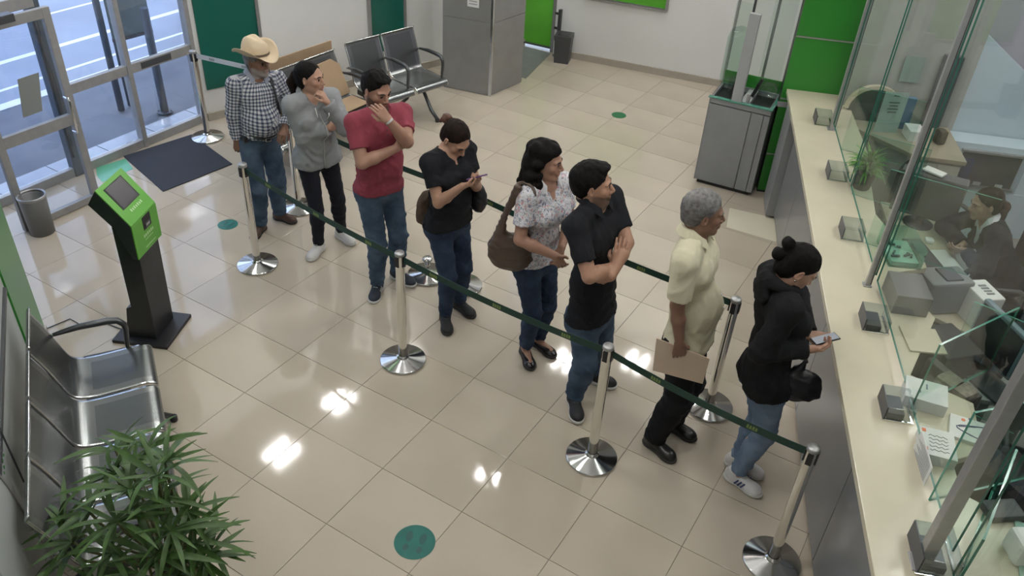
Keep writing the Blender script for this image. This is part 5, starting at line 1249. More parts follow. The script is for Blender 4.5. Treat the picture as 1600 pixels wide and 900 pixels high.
def collar(f, m_, ht=.035, r=.070, flare=.014, open_=.5, name='collar', dz=.0):
    s = f.s; U, R, F = f.U, f.R, f.F; c0 = f.nb+U*(.043+dz)*s; N = 22; rows = []
    for i in range(N+1):
        a = math.pi/2+open_+ (2*math.pi-2*open_)*i/N      # starts right of the front
        d = F*math.sin(a)+R*math.cos(a); fr = max(0, math.sin(a)); drop = -.078*s*fr**1.5
        tip = 1+1.0*max(0, 1-min(i, N-i)/3.0)*.9
        rr = r*s*(1+.12*fr); p = c0+d*rr+U*drop
        q = p+U*(.022*s); low = p+d*(flare*s*1.6+.006)-U*ht*s*.42*tip
        rows.append((p-d*.004, q-d*.006, q+d*.004, low+d*.004, low))
    V = [x for r_ in rows for x in r_]; M_ = 5; Fc = []
    for i in range(N):
        for k in range(M_): Fc.append((i*M_+k, i*M_+(k+1) % M_, (i+1)*M_+(k+1) % M_, (i+1)*M_+k))
    Fc += [tuple(range(M_))[::-1], tuple(N*M_+k for k in range(M_))]
    return f.own(link(bpy.data.objects.new(name, mesh_from(name, V, Fc, m_))))
def front(f, o, z, x=0.0, out=.001):
    me = o.data; co = np.zeros(len(me.vertices)*3, np.float32); me.vertices.foreach_get('co', co); co = co.reshape(-1, 3); d = co-f.pel
    a, b, c_ = d @ f.R, d @ f.U, d @ f.F; m_ = (np.abs(a-x) < .014) & (np.abs(b-z) < .014)
    if not m_.any(): return f.pel+f.R*x+f.U*z+f.F*.13
    return f.pel+f.R*x+f.U*z+f.F*(c_[m_].max()+out)
def strap(f, pts, w=.02, th=.005, m_=None, name='shoulder_strap', up=None):
    mb = MB(); pts = [Vector(p) for p in pts]
    for a, b in zip(pts[:-1], pts[1:]): mb.bar(a, b+(b-a)*.05, w, th, up=up if up is not None else f.U)
    return mb.build(name, m_)
def arcpts(P0, P1, P2, P3, n=14):
    P0, P1, P2, P3 = map(np.array, (P0, P1, P2, P3)); return [(1-t)**3*P0+3*(1-t)**2*t*P1+3*(1-t)*t*t*P2+t**3*P3 for t in np.linspace(0, 1, n)]
def placket(f, m_, z0, z1, w=.008, off=.0, name='placket', y=.145):
    """thin front strip following the chest, as parts of the shirt"""
    s = f.s; pts = []
    return None

# ---- 1 man in a cowboy hat -------------------------------------------------
def cloth_uv(f):
    segs = [(f.pel, f.nb, .15)]+[(a[0], a[1], .055) for a in f.arm]+[(a[1], a[2], .05) for a in f.arm]
    def g(V):
        best = np.full(len(V), 9.); out = np.zeros((len(V), 3))
        for k, (a, b, r) in enumerate(segs):
            u = unit(b-a); L = np.linalg.norm(b-a); x = np.clip((V-a) @ u, 0, L); d = np.linalg.norm(V-a-x[:, None]*u, axis=1)-(r if k else .13)
            e1 = unit(np.cross(u, f.F if k else f.R)) if k else f.R; e1 = unit(f.R-u*(f.R @ u)) if abs(f.R @ u) < .9 else unit(f.F-u*(f.F @ u)); e2 = np.cross(u, e1)
            ang = np.arctan2((V-a) @ e1, (V-a) @ e2*-1 if k == 0 else (V-a) @ e2); m_ = d < best; best = np.where(m_, d, best); rr = .15 if k == 0 else .055
            out[m_] = np.stack([ang*rr, (V-a) @ u, np.zeros(len(V))], 1)[m_]
        return out
    return g
def plaid_mat():
    m_ = cloth('checked_shirt_cloth', (.6, .6, .6), noise=0); nt = m_.node_tree; N = nt.nodes; Lk = nt.links; b = N['Principled BSDF']
    at = N.new('ShaderNodeAttribute'); at.attribute_name = 'cloth_uv'; sp = N.new('ShaderNodeSeparateXYZ'); Lk.new(at.outputs['Vector'], sp.inputs[0])
    def stripe(src, period, wd):
        a = N.new('ShaderNodeMath'); a.operation = 'DIVIDE'; a.inputs[1].default_value = period; Lk.new(src, a.inputs[0])
        fr = N.new('ShaderNodeMath'); fr.operation = 'FRACT'; Lk.new(a.outputs[0], fr.inputs[0]); l = N.new('ShaderNodeMath'); l.operation = 'LESS_THAN'; l.inputs[1].default_value = wd; Lk.new(fr.outputs[0], l.inputs[0]); return l.outputs[0]
    s1, s2 = stripe(sp.outputs[0], .027, .45), stripe(sp.outputs[1], .027, .45)
    ad = N.new('ShaderNodeMath'); ad.operation = 'ADD'; Lk.new(s1, ad.inputs[0]); Lk.new(s2, ad.inputs[1]); dv = N.new('ShaderNodeMath'); dv.operation = 'DIVIDE'; dv.inputs[1].default_value = 2; Lk.new(ad.outputs[0], dv.inputs[0])
    cr = N.new('ShaderNodeValToRGB'); cr.color_ramp.interpolation = 'CONSTANT'; e = cr.color_ramp.elements; e[0].position = 0; e[0].color = (.56, .555, .57, 1); e[1].position = .9; e[1].color = (.035, .045, .085, 1); q = e.new(.4); q.color = (.20, .215, .26, 1)
    Lk.new(dv.outputs[0], cr.inputs[0]); Lk.new(cr.outputs[0], b.inputs['Base Color']); return m_
def floral_mat():
    m_ = cloth('floral_blouse_cloth', (.66, .64, .66), noise=0); nt = m_.node_tree; N = nt.nodes; Lk = nt.links; b = N['Principled BSDF']; tc = N.new('ShaderNodeTexCoord'); src = None
    base = (.66, .645, .67, 1); prev = None
    for sc, th, col, seed in ((44, .34, (.22, .22, .30, 1), 0), (30, .24, (.60, .28, .30, 1), 3.3), (52, .32, (.34, .35, .36, 1), 7.1), (34, .24, (.62, .44, .38, 1), 11.7), (70, .30, (.30, .32, .42, 1), 5.0)):
        mp = N.new('ShaderNodeMapping'); mp.inputs['Location'].default_value = (seed, seed*2, seed); mp.inputs['Scale'].default_value = (1, 1, .7); Lk.new(tc.outputs['Object'], mp.inputs[0])
        nz = N.new('ShaderNodeTexNoise'); nz.inputs['Scale'].default_value = sc*1.4; nz.inputs['Detail'].default_value = 2; Lk.new(mp.outputs[0], nz.inputs['Vector'])
        mxv = N.new('ShaderNodeMix'); mxv.data_type = 'VECTOR'; mxv.inputs[0].default_value = .045; Lk.new(mp.outputs[0], mxv.inputs[4]); Lk.new(nz.outputs['Color'], mxv.inputs[5])
        vo = N.new('ShaderNodeTexVoronoi'); vo.inputs['Scale'].default_value = sc; Lk.new(mxv.outputs[1], vo.inputs['Vector'])
        lt = N.new('ShaderNodeMath'); lt.operation = 'LESS_THAN'; lt.inputs[1].default_value = th; Lk.new(vo.outputs['Distance'], lt.inputs[0])
        mx = N.new('ShaderNodeMix'); mx.data_type = 'RGBA'; mx.inputs[7].default_value = col; Lk.new(lt.outputs[0], mx.inputs[0])
        if prev is None: mx.inputs[6].default_value = base
        else: Lk.new(prev, mx.inputs[6])
        prev = mx.outputs[2]
    Lk.new(prev, b.inputs['Base Color']); return m_
SK1, SK2, SK3 = (.30, .165, .115), (.40, .235, .165), (.22, .115, .075)

c = dict(label='man in a tan cowboy hat and checked shirt at the tail of the queue', footR=(404, 366), footL=(446, 345), toeR=-70, toeL=10, pel=(404, 214), neck=(400, 118), head=(401, 95), face=-22, hy=5, hp=2,
         elbR=(352, 180, -.05), handR=(371, 238, -.10), elbL=(448, 175, .05), handL=(445, 200, -.05), skin=SK3, belly=.10, w=1.05, s=.93, beard=(.75, (.30, .28, .27)), hpR=dict(curl=.6, palm=(0, 1, 0)), hpL=dict(curl=.45, palm=(0, 1, 0)), browm=M_hairg)
f = person(c); trousers(f, M_jean, wide=1.3, seed=2, top=.10); top(f, plaid_mat(), t=.014, fore=.93, hem=.06, sleeve=1, seed=5, name='checked_shirt', uvw=cloth_uv(f), sl_loose=.014, neck=.066)
collar(f, MATS['checked_shirt_cloth'] if False else mat('shirt_collar_grey', (.25, .265, .32), .8), r=.068); shoes(f, mat('brown_leather', (.075, .04, .028), .5), M_soled, 'boot')
hair_cap(f, M_hairg, thick=.006, short=True, line=(.07, .03))
# belt and strap
bl = [infl(p, .024, .04, [(f.pel+f.U*.095*f.s, f.U), (f.pel+f.U*.055*f.s, -f.U)]) for p in f.tor[:3]]; f.own(sdf_object('belt', bl, .0075, mat('black_belt_leather', (.012, .011, .012), .4)))
mb = MB(); mb.box(f.pel+f.U*.075*f.s+f.F*(.165+.03)*f.s, (.045, .045, .03), rot=Matrix(np.stack([f.R, f.F, f.U]).T.tolist()), bev=.004); f.own(mb.build('belt_buckle', M_chrome))
mb = MB(); mb.box(f.pel+f.U*.05*f.s+f.R*.155*f.s+f.F*.06, (.03, .09, .055), rot=Matrix(np.stack([f.R, f.F, f.U]).T.tolist()), bev=.01); tag(mb.build('phone_pouch', M_black), 'black phone pouch on the belt of the man in the cowboy hat', 'pouch')
# hat
def cowboy_hat(f, m_):
    Hd = f.Hd; R, F, U = f.hR, f.hF, f.hU; s = f.hs; tl = unit(F*.98+U*.05); c0 = Hd(0, -.005, .060); V = []; Fc = []; NA, NR = 56, 7
    for top_ in (0, 1):
        for j in range(NR):
            t = j/(NR-1)
            for i in range(NA):
                a = 2*math.pi*i/NA; ca, sa = math.cos(a), math.sin(a); rx = .090+(.155-.090)*t; ry = .108+(.190-.108)*t; x, y = rx*ca, ry*sa
                z = .075*t**1.4*abs(ca)**2.2-.030*t*abs(sa)**3+.004*top_; V.append(c0+(R*x+F*y+U*z)*s)
    def id_(t, j, i): return (t*NR+j)*NA+i % NA
    for j in range(NR-1):
        for i in range(NA):
            Fc.append((id_(1, j, i), id_(1, j+1, i), id_(1, j+1, i+1), id_(1, j, i+1))); Fc.append((id_(0, j, i), id_(0, j, i+1), id_(0, j+1, i+1), id_(0, j+1, i)))
    for i in range(NA): Fc.append((id_(0, NR-1, i), id_(0, NR-1, i+1), id_(1, NR-1, i+1), id_(1, NR-1, i)))
    o = f.own(link(bpy.data.objects.new('hat_brim', mesh_from('hat_brim', V, Fc, m_, smooth=True))))
    HM = f.HM; pr = [cone(c0+F*-.022*s, c0+F*.026*s+U*.0, .086*s, .086*s, .01), cone(c0+U*.085*s-F*.024*s, c0+U*.075*s+F*.030*s, .066*s, .052*s, .06), ell(c0+U*.045*s, (.080*s, .100*s, .07*s), HM, .03),
          cone(c0+U*.155*s-F*.06*s, c0+U*.140*s+F*.06*s, .028*s, .026*s, .03, op='s'), ell(c0+U*.125*s+F*.085*s+R*.06*s, (.03*s, .05*s, .03*s), HM, .03, op='s'), ell(c0+U*.125*s+F*.085*s-R*.06*s, (.03*s, .05*s, .03*s), HM, .03, op='s')]
    for p in pr:
        if p.op == 'u': p.clip = (c0, -U)
    h_ = f.own(sdf_object('hat_crown', pr, .005, m_)); 
    bd = [cone(c0+F*-.022*s+U*.012*s, c0+F*.026*s+U*.012*s, .0895*s, .0895*s, .01, clip=[(c0+U*.024*s, U), (c0+U*.004*s, -U)])]; b_ = sdf_object('hat_band', bd, .005, mat('hat_band_dark', (.10, .07, .05), .5)); b_.parent = h_; b_.matrix_parent_inverse = Matrix.Identity(4)
    b_.parent = f.T; b_.matrix_parent_inverse = Matrix.Translation(-Vector(f.g))
cowboy_hat(f, mat('tan_straw_hat', (.60, .48, .33), .75, noise=.06, nscale=10, bump=.3, bscale=150))
s_ = f.s; f.own(strap(f, [f.nb-f.R*.10*s_+f.U*.02-f.F*.10, f.nb-f.R*.105*s_+f.U*.035, f.nb-f.R*.10*s_+f.F*.105*s_-f.U*.05, f.nb-f.R*.125*s_+f.F*.13*s_-f.U*.18, f.nb-f.R*.16*s_+f.F*.09*s_-f.U*.30], .022, .006, M_black))

# ---- 2 woman in the grey hoodie --------------------------------------------
c = dict(label='woman in a light grey zipped hoodie with a hand at her chin, arms crossed', footR=(494, 398), footL=(540, 376), toeR=-75, toeL=-12, pel=(495, 243), neck=(486, 148), head=(484, 121), face=-22, hy=18, hp=0, fem=True,
         elbR=(466, 222, -.10), handR=(514, 200, -.15), elbL=(538, 196, -.05), handL=(511, 160, -.12), skin=SK2, s=.97, w=1.0, belly=.02, hpR=dict(curl=.5, palm=(0, 1, 0), dir=(.8, .5, .15)), hpL=dict(curl=.9, palm=(-1, .2, 0), dir=(-.45, 0, .9)))
f = person(c); M_hood = cloth('light_grey_fleece', (.255, .265, .275), noise=.05)
trousers(f, cloth('black_leggings', (.012, .013, .020), noise=.1), t=.006, wide=.6, seed=4, amp=.002, name='leggings')
tp = top(f, M_hood, t=.022, fore=.97, hem=-.06, sleeve=1, seed=8, name='hoodie', hood=True, neck=.066, vneck=.03, sl_loose=.012, skirt=.004)
def hood_roll(f, m_, big=1.0, name='hood'):
    U, R, F, nb, s = f.U, f.R, f.F, f.nb, f.s; pr = []; N = 11
    pts = [nb+U*(.018+.03*math.cos(a/2)**2)*s+(R*math.sin(a)*.088-F*math.cos(a)*.080)*s-U*.035*s*abs(math.sin(a/2))**3 for a in np.linspace(-2.35, 2.35, N)]
    for i in range(N-1):
        r = .026*s*big*(1.25-.6*abs((i+.5)/(N-1)-.5)*2); pr.append(cone(pts[i], pts[i+1], r, r, .012))
    pr.append(ell(nb-F*.10*s-U*.035*s, (.075*s*big, .035*s*big, .065*s*big), np.stack([R, F, U]), .03))
    return f.own(sdf_object(name, pr, .0065, m_, wrinkle=folds(.006, 12, 5)))
hood_roll(f, M_hood, .9)
mb = MB()
for x in (-.022, .022):
    pts = [front(f, tp, f.Lt-z_, x*(1+z_), .003) for z_ in (.06, .08, .10, .12)]; mb.tube(pts, .004, n=6)
f.own(mb.build('drawstring', M_paper))
mb = MB(); pts = [front(f, tp, z_, 0) for z_ in np.linspace(f.Lt-.10, -.045, 14)]; mb.tube(pts, .004, n=6); f.own(mb.build('zip', M_lgrey))
shoes(f, mat('white_trainer', (.62, .61, .60), .5), M_sole, 'sneaker', stripes=None)
Hd, HM = f.Hd, f.HM
hair_cap(f, M_hairb, thick=.007, line=(.083, .078), extra=[ell(Hd(0, -.085, .0), (.05, .04, .06), HM, .02)])
pr = [cone(Hd(0, -.115, .01), Hd(.0, -.150, -.06), .030, .036, .02), cone(Hd(0, -.15, -.06), Hd(0, -.135, -.16), .036, .022, .02)]; f.own(sdf_object('ponytail', pr, .006, M_hairbr, wrinkle=strands(.003, 120, (0, 0, 1), 2)))

# ---- 3 man in the dark red shirt -------------------------------------------
c = dict(label='bearded man in a dark red short-sleeved shirt holding his chin', footR=(588, 461), footL=(630, 440), toeR=-62, toeL=-5, pel=(592, 290), neck=(592, 172), head=(588, 139), face=-22, hy=-8, hp=16, s=1.02, w=1.08, belly=.03,
         elbR=(592, 250, -.22), handR=(618, 232, -.17), elbL=(640, 216, -.05), handL=(607, 188, -.24), skin=(.36, .20, .14), beard=(.85, (.035, .022, .018)), arm=1.05, hpR=dict(curl=.6, palm=(0, 1, .2), dir=(.6, .7, .15)), hpL=dict(curl=(.75, .6, .5, .4), palm=(-.6, .8, 0), dir=(-.62, 0, .75)), gaze=.3)
f = person(c); M_red = cloth('dark_red_cotton', (.25, .047, .068), noise=.08)
trousers(f, M_jean, wide=1.0, seed=6, t=.013); tp = top(f, M_red, t=.013, sleeve=.66, hem=-.01, seed=11, name='red_shirt', neck=.066, sl_loose=.010, amp=.0045)
collar(f, M_red, ht=.012, r=.062, flare=.004, open_=.35, name='neckband', dz=-.01)
mb = MB()
for i in range(3): q = front(f, tp, f.Lt-.065-.035*i); mb.cyl(q, q+f.F*.003, .0045, n=10)
f.own(mb.build('buttons', M_dgrey)); shoes(f, mat('navy_trainer', (.015, .02, .035), .6), M_sole, 'sneaker', stripes=M_sole)
Hd, HM = f.Hd, f.HM
hair_cap(f, M_hairb, thick=.009, short=True, line=(.085, .074), extra=[ell(Hd(0, .045, .098), (.055, .048, .020), HM, .02), ell(Hd(0, -.02, .108), (.056, .058, .016), HM, .02)], amp=.0025)
sh, e, w, d, pn, sd = f.arm[1]; mb = MB(); mb.cyl(w-d*.012, w+d*.002, .0295*f.s, n=20, cap=False); f.own(mb.build('bracelet', M_beltw))

# ---- 4 woman in the black t-shirt with a phone ------------------------------
c = dict(label='woman in a black t-shirt and jeans looking down at a purple phone', footR=(697, 510), footL=(725, 487), toeR=-48, toeL=-15, pel=(700, 345), neck=(700, 232), head=(712, 216), face=-12, hy=-12, hp=38, fem=True, s=.98, w=1.10, belly=.03,
         elbR=(672, 325, -.20), handR=(722, 291, -.28), elbL=(745, 292, .10), handL=(741, 284, -.16), skin=(.38, .215, .145), hpR=dict(curl=.75, palm=(.1, .25, .9), dir=(.75, .1, .25)), hpL=dict(curl=.75, palm=(-.5, -.2, .7), dir=(.3, -.6, .35)), gaze=.7, arm=1.0)
f = person(c); M_tee = cloth('black_cotton', (.010, .0105, .014), noise=.15)
trousers(f, M_jeand, wide=.8, seed=9, t=.010); top(f, M_tee, t=.013, sleeve=.60, hem=.0, seed=13, name='black_tshirt', neck=.070, vneck=.05, sl_loose=.008)
shoes(f, mat('black_canvas', (.012, .012, .014), .6), M_soled, 'sneaker', laces=M_dgrey)
Hd, HM = f.Hd, f.HM
hair_cap(f, M_hairbr, thick=.007, line=(.083, .076)); pr = [cone(Hd(0, -.09, .02), Hd(0, -.12, .03), .024, .03, .015), ell(Hd(0, -.135, .035), (.034, .028, .036), HM, .02), cone(Hd(0, -.14, .03), Hd(.01, -.150, -.02), .02, .012, .02)]; f.own(sdf_object('hair_bun', pr, .005, M_hairtip, wrinkle=strands(.003, 130, (0, 0, 1), 6)))
q = (f.arm[0][2]+f.arm[0][3]*.085+f.arm[1][2]+f.arm[1][3]*.085)/2 + np.array([0, 0, .035])
def phone(q, nrm, upv, name, label, m_case, m_scr=None):
    n = Vector(nrm).normalized(); u = Vector(upv); u = (u-n*u.dot(n)).normalized(); x = u.cross(n); R_ = Matrix((x, u, n)).transposed()
    T = thing(name, label, 'phone', q); mb = MB(); mb.box((0, 0, 0), (.068, .138, .008), rot=R_, bev=.003); mb.build('case', m_case, T); mb = MB(); mb.box(n*.0045, (.062, .128, .001), rot=R_); mb.build('screen', m_scr or M_kscreen, T); return T
ey = f.hd; phone(q, unit(ey-q+np.array([0, 0, .3])), CR*.8+CU*.5, 'phone', 'purple-backed phone in the hands of the woman in the black t-shirt', mat('purple_case', (.13, .05, .20), .35))
# her small bags
U, R, F = f.U, f.R, f.F
pr = [ell(f.pel-F*.155*f.s+U*.09+R*.05, (.10, .055, .11), np.stack([R, F, U]), .03), ell(f.pel-F*.16*f.s+U*.0+R*.06, (.09, .055, .07), np.stack([R, F, U]), .05)]; o = sdf_object('brown_bag', pr, .008, mat('brown_suede', (.075, .045, .028), .7, noise=.15), wrinkle=folds(.006, 14, 3)); tag(o, 'small brown bag behind the hip of the woman in the black t-shirt', 'bag')
pr = [ell(f.pel+F*.10-R*.19*f.s+U*.16, (.05, .085, .12), np.stack([R, F, U]), .03)]; o = sdf_object('black_bag', pr, .008, mat('black_leather_soft', (.012, .012, .015), .45), wrinkle=folds(.006, 14, 9)); tag(o, 'small black shoulder bag on the far side of the woman in the black t-shirt', 'bag')

# ---- 5 woman in the floral blouse -------------------------------------------
c = dict(label='woman with long curly black hair in a white floral blouse and jeans', footR=(824, 563), footL=(849, 547), toeR=-45, toeL=-18, pel=(838, 405), neck=(852, 284), head=(852, 251), face=-12, hy=16, hp=5, fem=True, s=1.0, w=1.04,
         elbR=(822, 380, -.22), handR=(868, 400, -.26), elbL=(888, 350, .05), handL=(878, 385, -.14), skin=(.36, .20, .14), hpR=dict(curl=.35, palm=(.2, 1, -.2), dir=(.45, .1, -.75)), hpL=dict(curl=.5, palm=(-.6, -.3, 0), dir=(-.1, -.45, -.8)), arm=1.08)
f = person(c); trousers(f, M_jeand, wide=.75, seed=12, t=.010, hem=.96); M_flor = floral_mat()
top(f, M_flor, t=.014, sleeve=.66, hem=.03, seed=14, name='floral_blouse', neck=.070, vneck=.07, sl_loose=.012, skirt=.004); collar(f, mat('blouse_collar', (.62, .61, .63), .8), ht=.03, r=.074, open_=.7)
shoes(f, mat('black_patent', (.014, .012, .014), .25), M_soled, 'flat'); Hd, HM = f.Hd, f.HM
U, R, F = f.hU, f.hR, f.hF; rr = np.random.RandomState(5); ex = []
for i in range(46):
    a = rr.uniform(-1.9, 1.9); z = rr.uniform(-.21, .02); r0 = .085+.03*(-z)/.2; p_ = Hd(math.sin(a)*r0*.95, -math.cos(a)*r0*.95-.02, z); ex.append(ell(p_, (.026, .026, .03), HM, .02))
ex += [ell(Hd(0, -.07, -.06), (.085, .06, .12), HM, .03), ell(Hd(0, -.085, -.14), (.075, .05, .08), HM, .03), ell(Hd(0, -.02, .075), (.083, .105, .055), HM, .02)]
hair_cap(f, M_hairb, thick=.014, line=(.080, .082), extra=ex, amp=.005, low=-.30, face_r=(.062, .08, .095), nf=90, sub=[cone(Hd(0, .06, -.06), Hd(0, .09, -.28), .06, .09, .02, op='s')])
mb = MB(); c1 = f.nb+f.F*.09*f.s+f.U*.0; mb.tube([f.nb+f.F*.075*f.s+f.R*x+f.U*(-.03-.055*(1-(x/.05)**2)) for x in np.linspace(-.05, .05, 9)], .0016, n=5); q = f.nb+f.F*.095*f.s-f.U*.09; mb.cyl(q, q+f.F*.003, .006, n=10); f.own(mb.build('necklace', M_chrome))
# brown slouch bag on her right shoulder
U, R, F = f.U, f.R, f.F; Q_ = f.Q; bc = Q_((797, 388, -.13)); bcT = Q_((806, 292, -.14)); vd = unit([CF[0], CF[1], 0]); vr = unit([CR[0], CR[1], 0]); MB3 = np.stack([vr, vd, [0, 0, 1.]])
pr = [ell(bc+np.array([0, 0, -.03]), (.145, .06, .125), MB3, .03), ell(bc+vr*.02+np.array([0, 0, -.09]), (.14, .06, .075), MB3, .03), cone(bc-vr*.09+[0, 0, .03], bcT, .045, .014, .04), cone(bc+vr*.09+[0, 0, .03], bcT+vr*.02, .045, .014, .04), ell(bc, (.12, .05, .12), MB3, .04), ell(bc+vr*.005+[0, 0, .20], (.035, .10, .08), MB3, .02, op='s')]
T = thing('slouch_bag', 'large brown slouchy leather bag hanging from the shoulder of the woman in the floral blouse', 'bag', bc)
o = sdf_object('bag_body', pr, .008, mat('brown_leather_bag', (.085, .055, .040), .38, noise=.12, nscale=12, bump=.4, bscale=60), wrinkle=folds(.005, 15, 21)); child_of(o, T)
shp = f.sh[0]+f.U*.075*f.s+f.R*-.02
mb = MB(); pts = arcpts(bcT-[0, 0, .02], bcT+[0, 0, .03], shp-f.F*.07-f.U*.0, shp-f.F*.01, 9)+arcpts(shp-f.F*.01, shp+f.F*.10-f.U*.01, bc+vr*.11+vd*-.03+[0, 0, .36], bc+vr*.085+vd*-.02+[0, 0, .05], 12)[1:]
mb.tube(pts, .011, n=8); o = mb.build('shoulder_strap', MATS['brown_leather_bag']); child_of(o, T)

# ---- 6 man in the black polo -------------------------------------------------
c = dict(label='bearded man in a black polo shirt with folded arms', footR=(898, 642), footL=(934, 598), toeR=-52, toeL=8, pel=(925, 487), neck=(928, 316), head=(925, 288), face=-4, hy=28, hp=-2, s=1.08, w=1.03,
         elbR=(958, 440, -.22), handR=(962, 416, -.13), elbL=(1000, 392, .0), handL=(955, 432, -.24), skin=(.42, .235, .16), beard=(.8, (.035, .024, .02)), arm=1.0, hpR=dict(curl=.25, palm=(.1, 1, 0), dir=(.15, .25, .9)), hpL=dict(curl=.35, palm=(0, 1, .0), dir=(-.9, .1, -.15)))
f = person(c); M_polo = cloth('black_pique', (.0105, .011, .0145), noise=.15)
trousers(f, M_jean, wide=1.15, seed=15, t=.013); top(f, M_polo, t=.014, sleeve=.72, hem=-.005, seed=16, name='polo_shirt', neck=.066, sl_loose=.010, amp=.0045)
collar(f, M_polo, ht=.034, r=.066, open_=.45); shoes(f, mat('black_mesh_shoe', (.013, .013, .016), .6), M_sole, 'sneaker', laces=M_dgrey)
Hd, HM = f.Hd, f.HM
hair_cap(f, M_hairb, thick=.010, short=True, line=(.086, .074), extra=[ell(Hd(0, .045, .100), (.056, .048, .022), HM, .02), ell(Hd(0, -.01, .110), (.056, .058, .018), HM, .02)], amp=.002)

# ---- 7 old man with the folder -----------------------------------------------
c = dict(label='grey-haired old man in a cream short-sleeved shirt and black trousers', footR=(1030, 706), footL=(1060, 676), toeR=-18, toeL=-8, pel=(1075, 525), neck=(1086, 366), head=(1099, 332), face=8, hy=32, hp=4, s=1.02, w=1.03, belly=.045, arm=.95,
         elbR=(1052, 505, -.20), handR=(1060, 562, -.22), elbL=(1112, 520, .15), handL=(1112, 575, .05), skin=(.24, .13, .09), hpR=dict(curl=(.5, .55, .6, .6), palm=(0, 1, 0), dir=(.15, 0, -1)), hpL=dict(curl=.6, palm=(0, -1, 0)), browm=M_hairg)
f = person(c); M_cream = cloth('cream_cotton', (.64, .59, .43), noise=.05)
trousers(f, cloth('black_suiting', (.008, .008, .010), noise=.1, bump=.15), wide=1.5, seed=17, t=.016, name='trousers', amp=.003); tp = top(f, M_cream, t=.017, sleeve=.82, hem=-.045, seed=18, name='cream_shirt', neck=.068, vneck=.02, sl_loose=.013, skirt=.006, amp=.0028)
collar(f, M_cream, ht=.04, r=.068, open_=.5); shoes(f, mat('black_leather_shoe', (.011, .010, .010), .28), M_soled, 'dress'); Hd, HM = f.Hd, f.HM
hair_cap(f, M_hairg, thick=.010, short=True, line=(.070, .078), amp=.0014, extra=[ell(Hd(0, -.06, -.03), (.062, .045, .045), HM, .02)])
mb = MB()
for i in range(5): q = front(f, tp, .0+.085*i); mb.cyl(q-f.F*.002, q+f.F*.003, .0055, n=10)
f.own(mb.build('buttons', M_paper))
hw, hdn = f.arm[0][2], f.arm[0][3]
fc = [f.Q(a) for a in ((1028, 528, -.245), (1108, 560, -.245), (1098, 601, -.245), (1022, 580, -.245))]
fc = [f.Q((u_, v_, -.205)) for u_, v_ in ((1026, 529), (1109, 561), (1098, 600), (1020, 579))]
mb = MB(); mb.prism(fc, unit([CF[0], CF[1], 0])*.008, bev=.001); T = tag(mb.build('folder', M_manila), 'manila folder held low by the grey-haired old man', 'folder')

# ---- 8 woman in the black hoodie ----------------------------------------------
c = dict(label='woman in a black hoodie and light jeans with a phone at the counter', footR=(1160, 760), footL=(1162, 735), toeR=-12, toeL=0, pel=(1196, 585), neck=(1222, 442), head=(1247, 417), face=33, hy=25, hp=34, fem=True, s=1.0, w=.95, belly=.0, arm=.95,
         elbR=(1212, 555, -.18), handR=(1262, 546, -.16), elbL=(1265, 500, .15), handL=(1262, 522, .0), skin=(.42, .24, .17), hpR=dict(curl=.55, palm=(.1, .3, .9), dir=(.9, .1, .1)), hpL=dict(curl=.55, palm=(.2, -.6, .6), dir=(.75, -.35, .0)), gaze=.7, leg=1.08, bend=1.02)
f = person(c); M_bh = cloth('black_fleece', (.0085, .0085, .010), noise=.2)
trousers(f, M_jeanl, wide=.6, seed=20, t=.010, hem=.97); top(f, M_bh, t=.020, fore=.97, sleeve=1, hem=-.05, seed=22, name='hoodie', hood=True, neck=.068, sl_loose=.012, skirt=.0, amp=.004)
hood_roll(f, M_bh, 1.2); shoes(f, mat('white_leather_trainer', (.66, .64, .64), .45), M_sole, 'sneaker', stripes=M_blueink); Hd, HM = f.Hd, f.HM
hair_cap(f, M_hairb, thick=.008, line=(.084, .076)); pr = [ell(Hd(0, -.135, .062), (.036, .034, .034), HM, .012), ell(Hd(0, -.128, -.010), (.036, .032, .034), HM, .012), ell(Hd(0, -.100, .03), (.040, .028, .04), HM, .02)]; f.own(sdf_object('hair_bun', pr, .0055, M_hairb, wrinkle=strands(.003, 130, (0, 0, 1), 7)))
mb = MB(); q = Hd(.082, .0, -.036); mb.cyl(q, q+f.hR*.004, .005, n=10); f.own(mb.build('earring', M_chrome))
q = (f.arm[0][2]+f.arm[0][3]*.085+f.arm[1][2]+f.arm[1][3]*.085)/2 + np.array([0, 0, .03]); phone(q, unit(f.hd-q+np.array([0, 0, .5])), CR*.9+CU*.35, 'phone', 'phone with a lit pale screen in the hands of the woman in the black hoodie', M_black, mat('phone_screen_pale', (.16, .18, .23), .3))
bc = f.Q((1248, 600, -.08)); pr = [ell(bc, (.125, .06, .10), MB3, .03), ell(bc+vr*.03-np.array([0, 0, .05]), (.11, .06, .06), MB3, .03), cone(bc-vr*.06+[0, 0, .05], bc+[0, 0, .17], .03, .012, .03)]
T = thing('handbag', 'black leather handbag hanging at the side of the woman in the black hoodie', 'bag', bc); child_of(sdf_object('bag_body', pr, .008, MATS['black_leather_soft'], wrinkle=folds(.007, 13, 31)), T)
mb = MB(); pts = arcpts(bc+[0, 0, .10], f.pel+f.F*.2+[0, 0, .25], f.nb+f.F*.15-f.U*.1, f.nb+f.U*.03+f.R*.09, 10); mb.tube(pts, .008, n=8); child_of(mb.build('shoulder_strap', M_black), T)

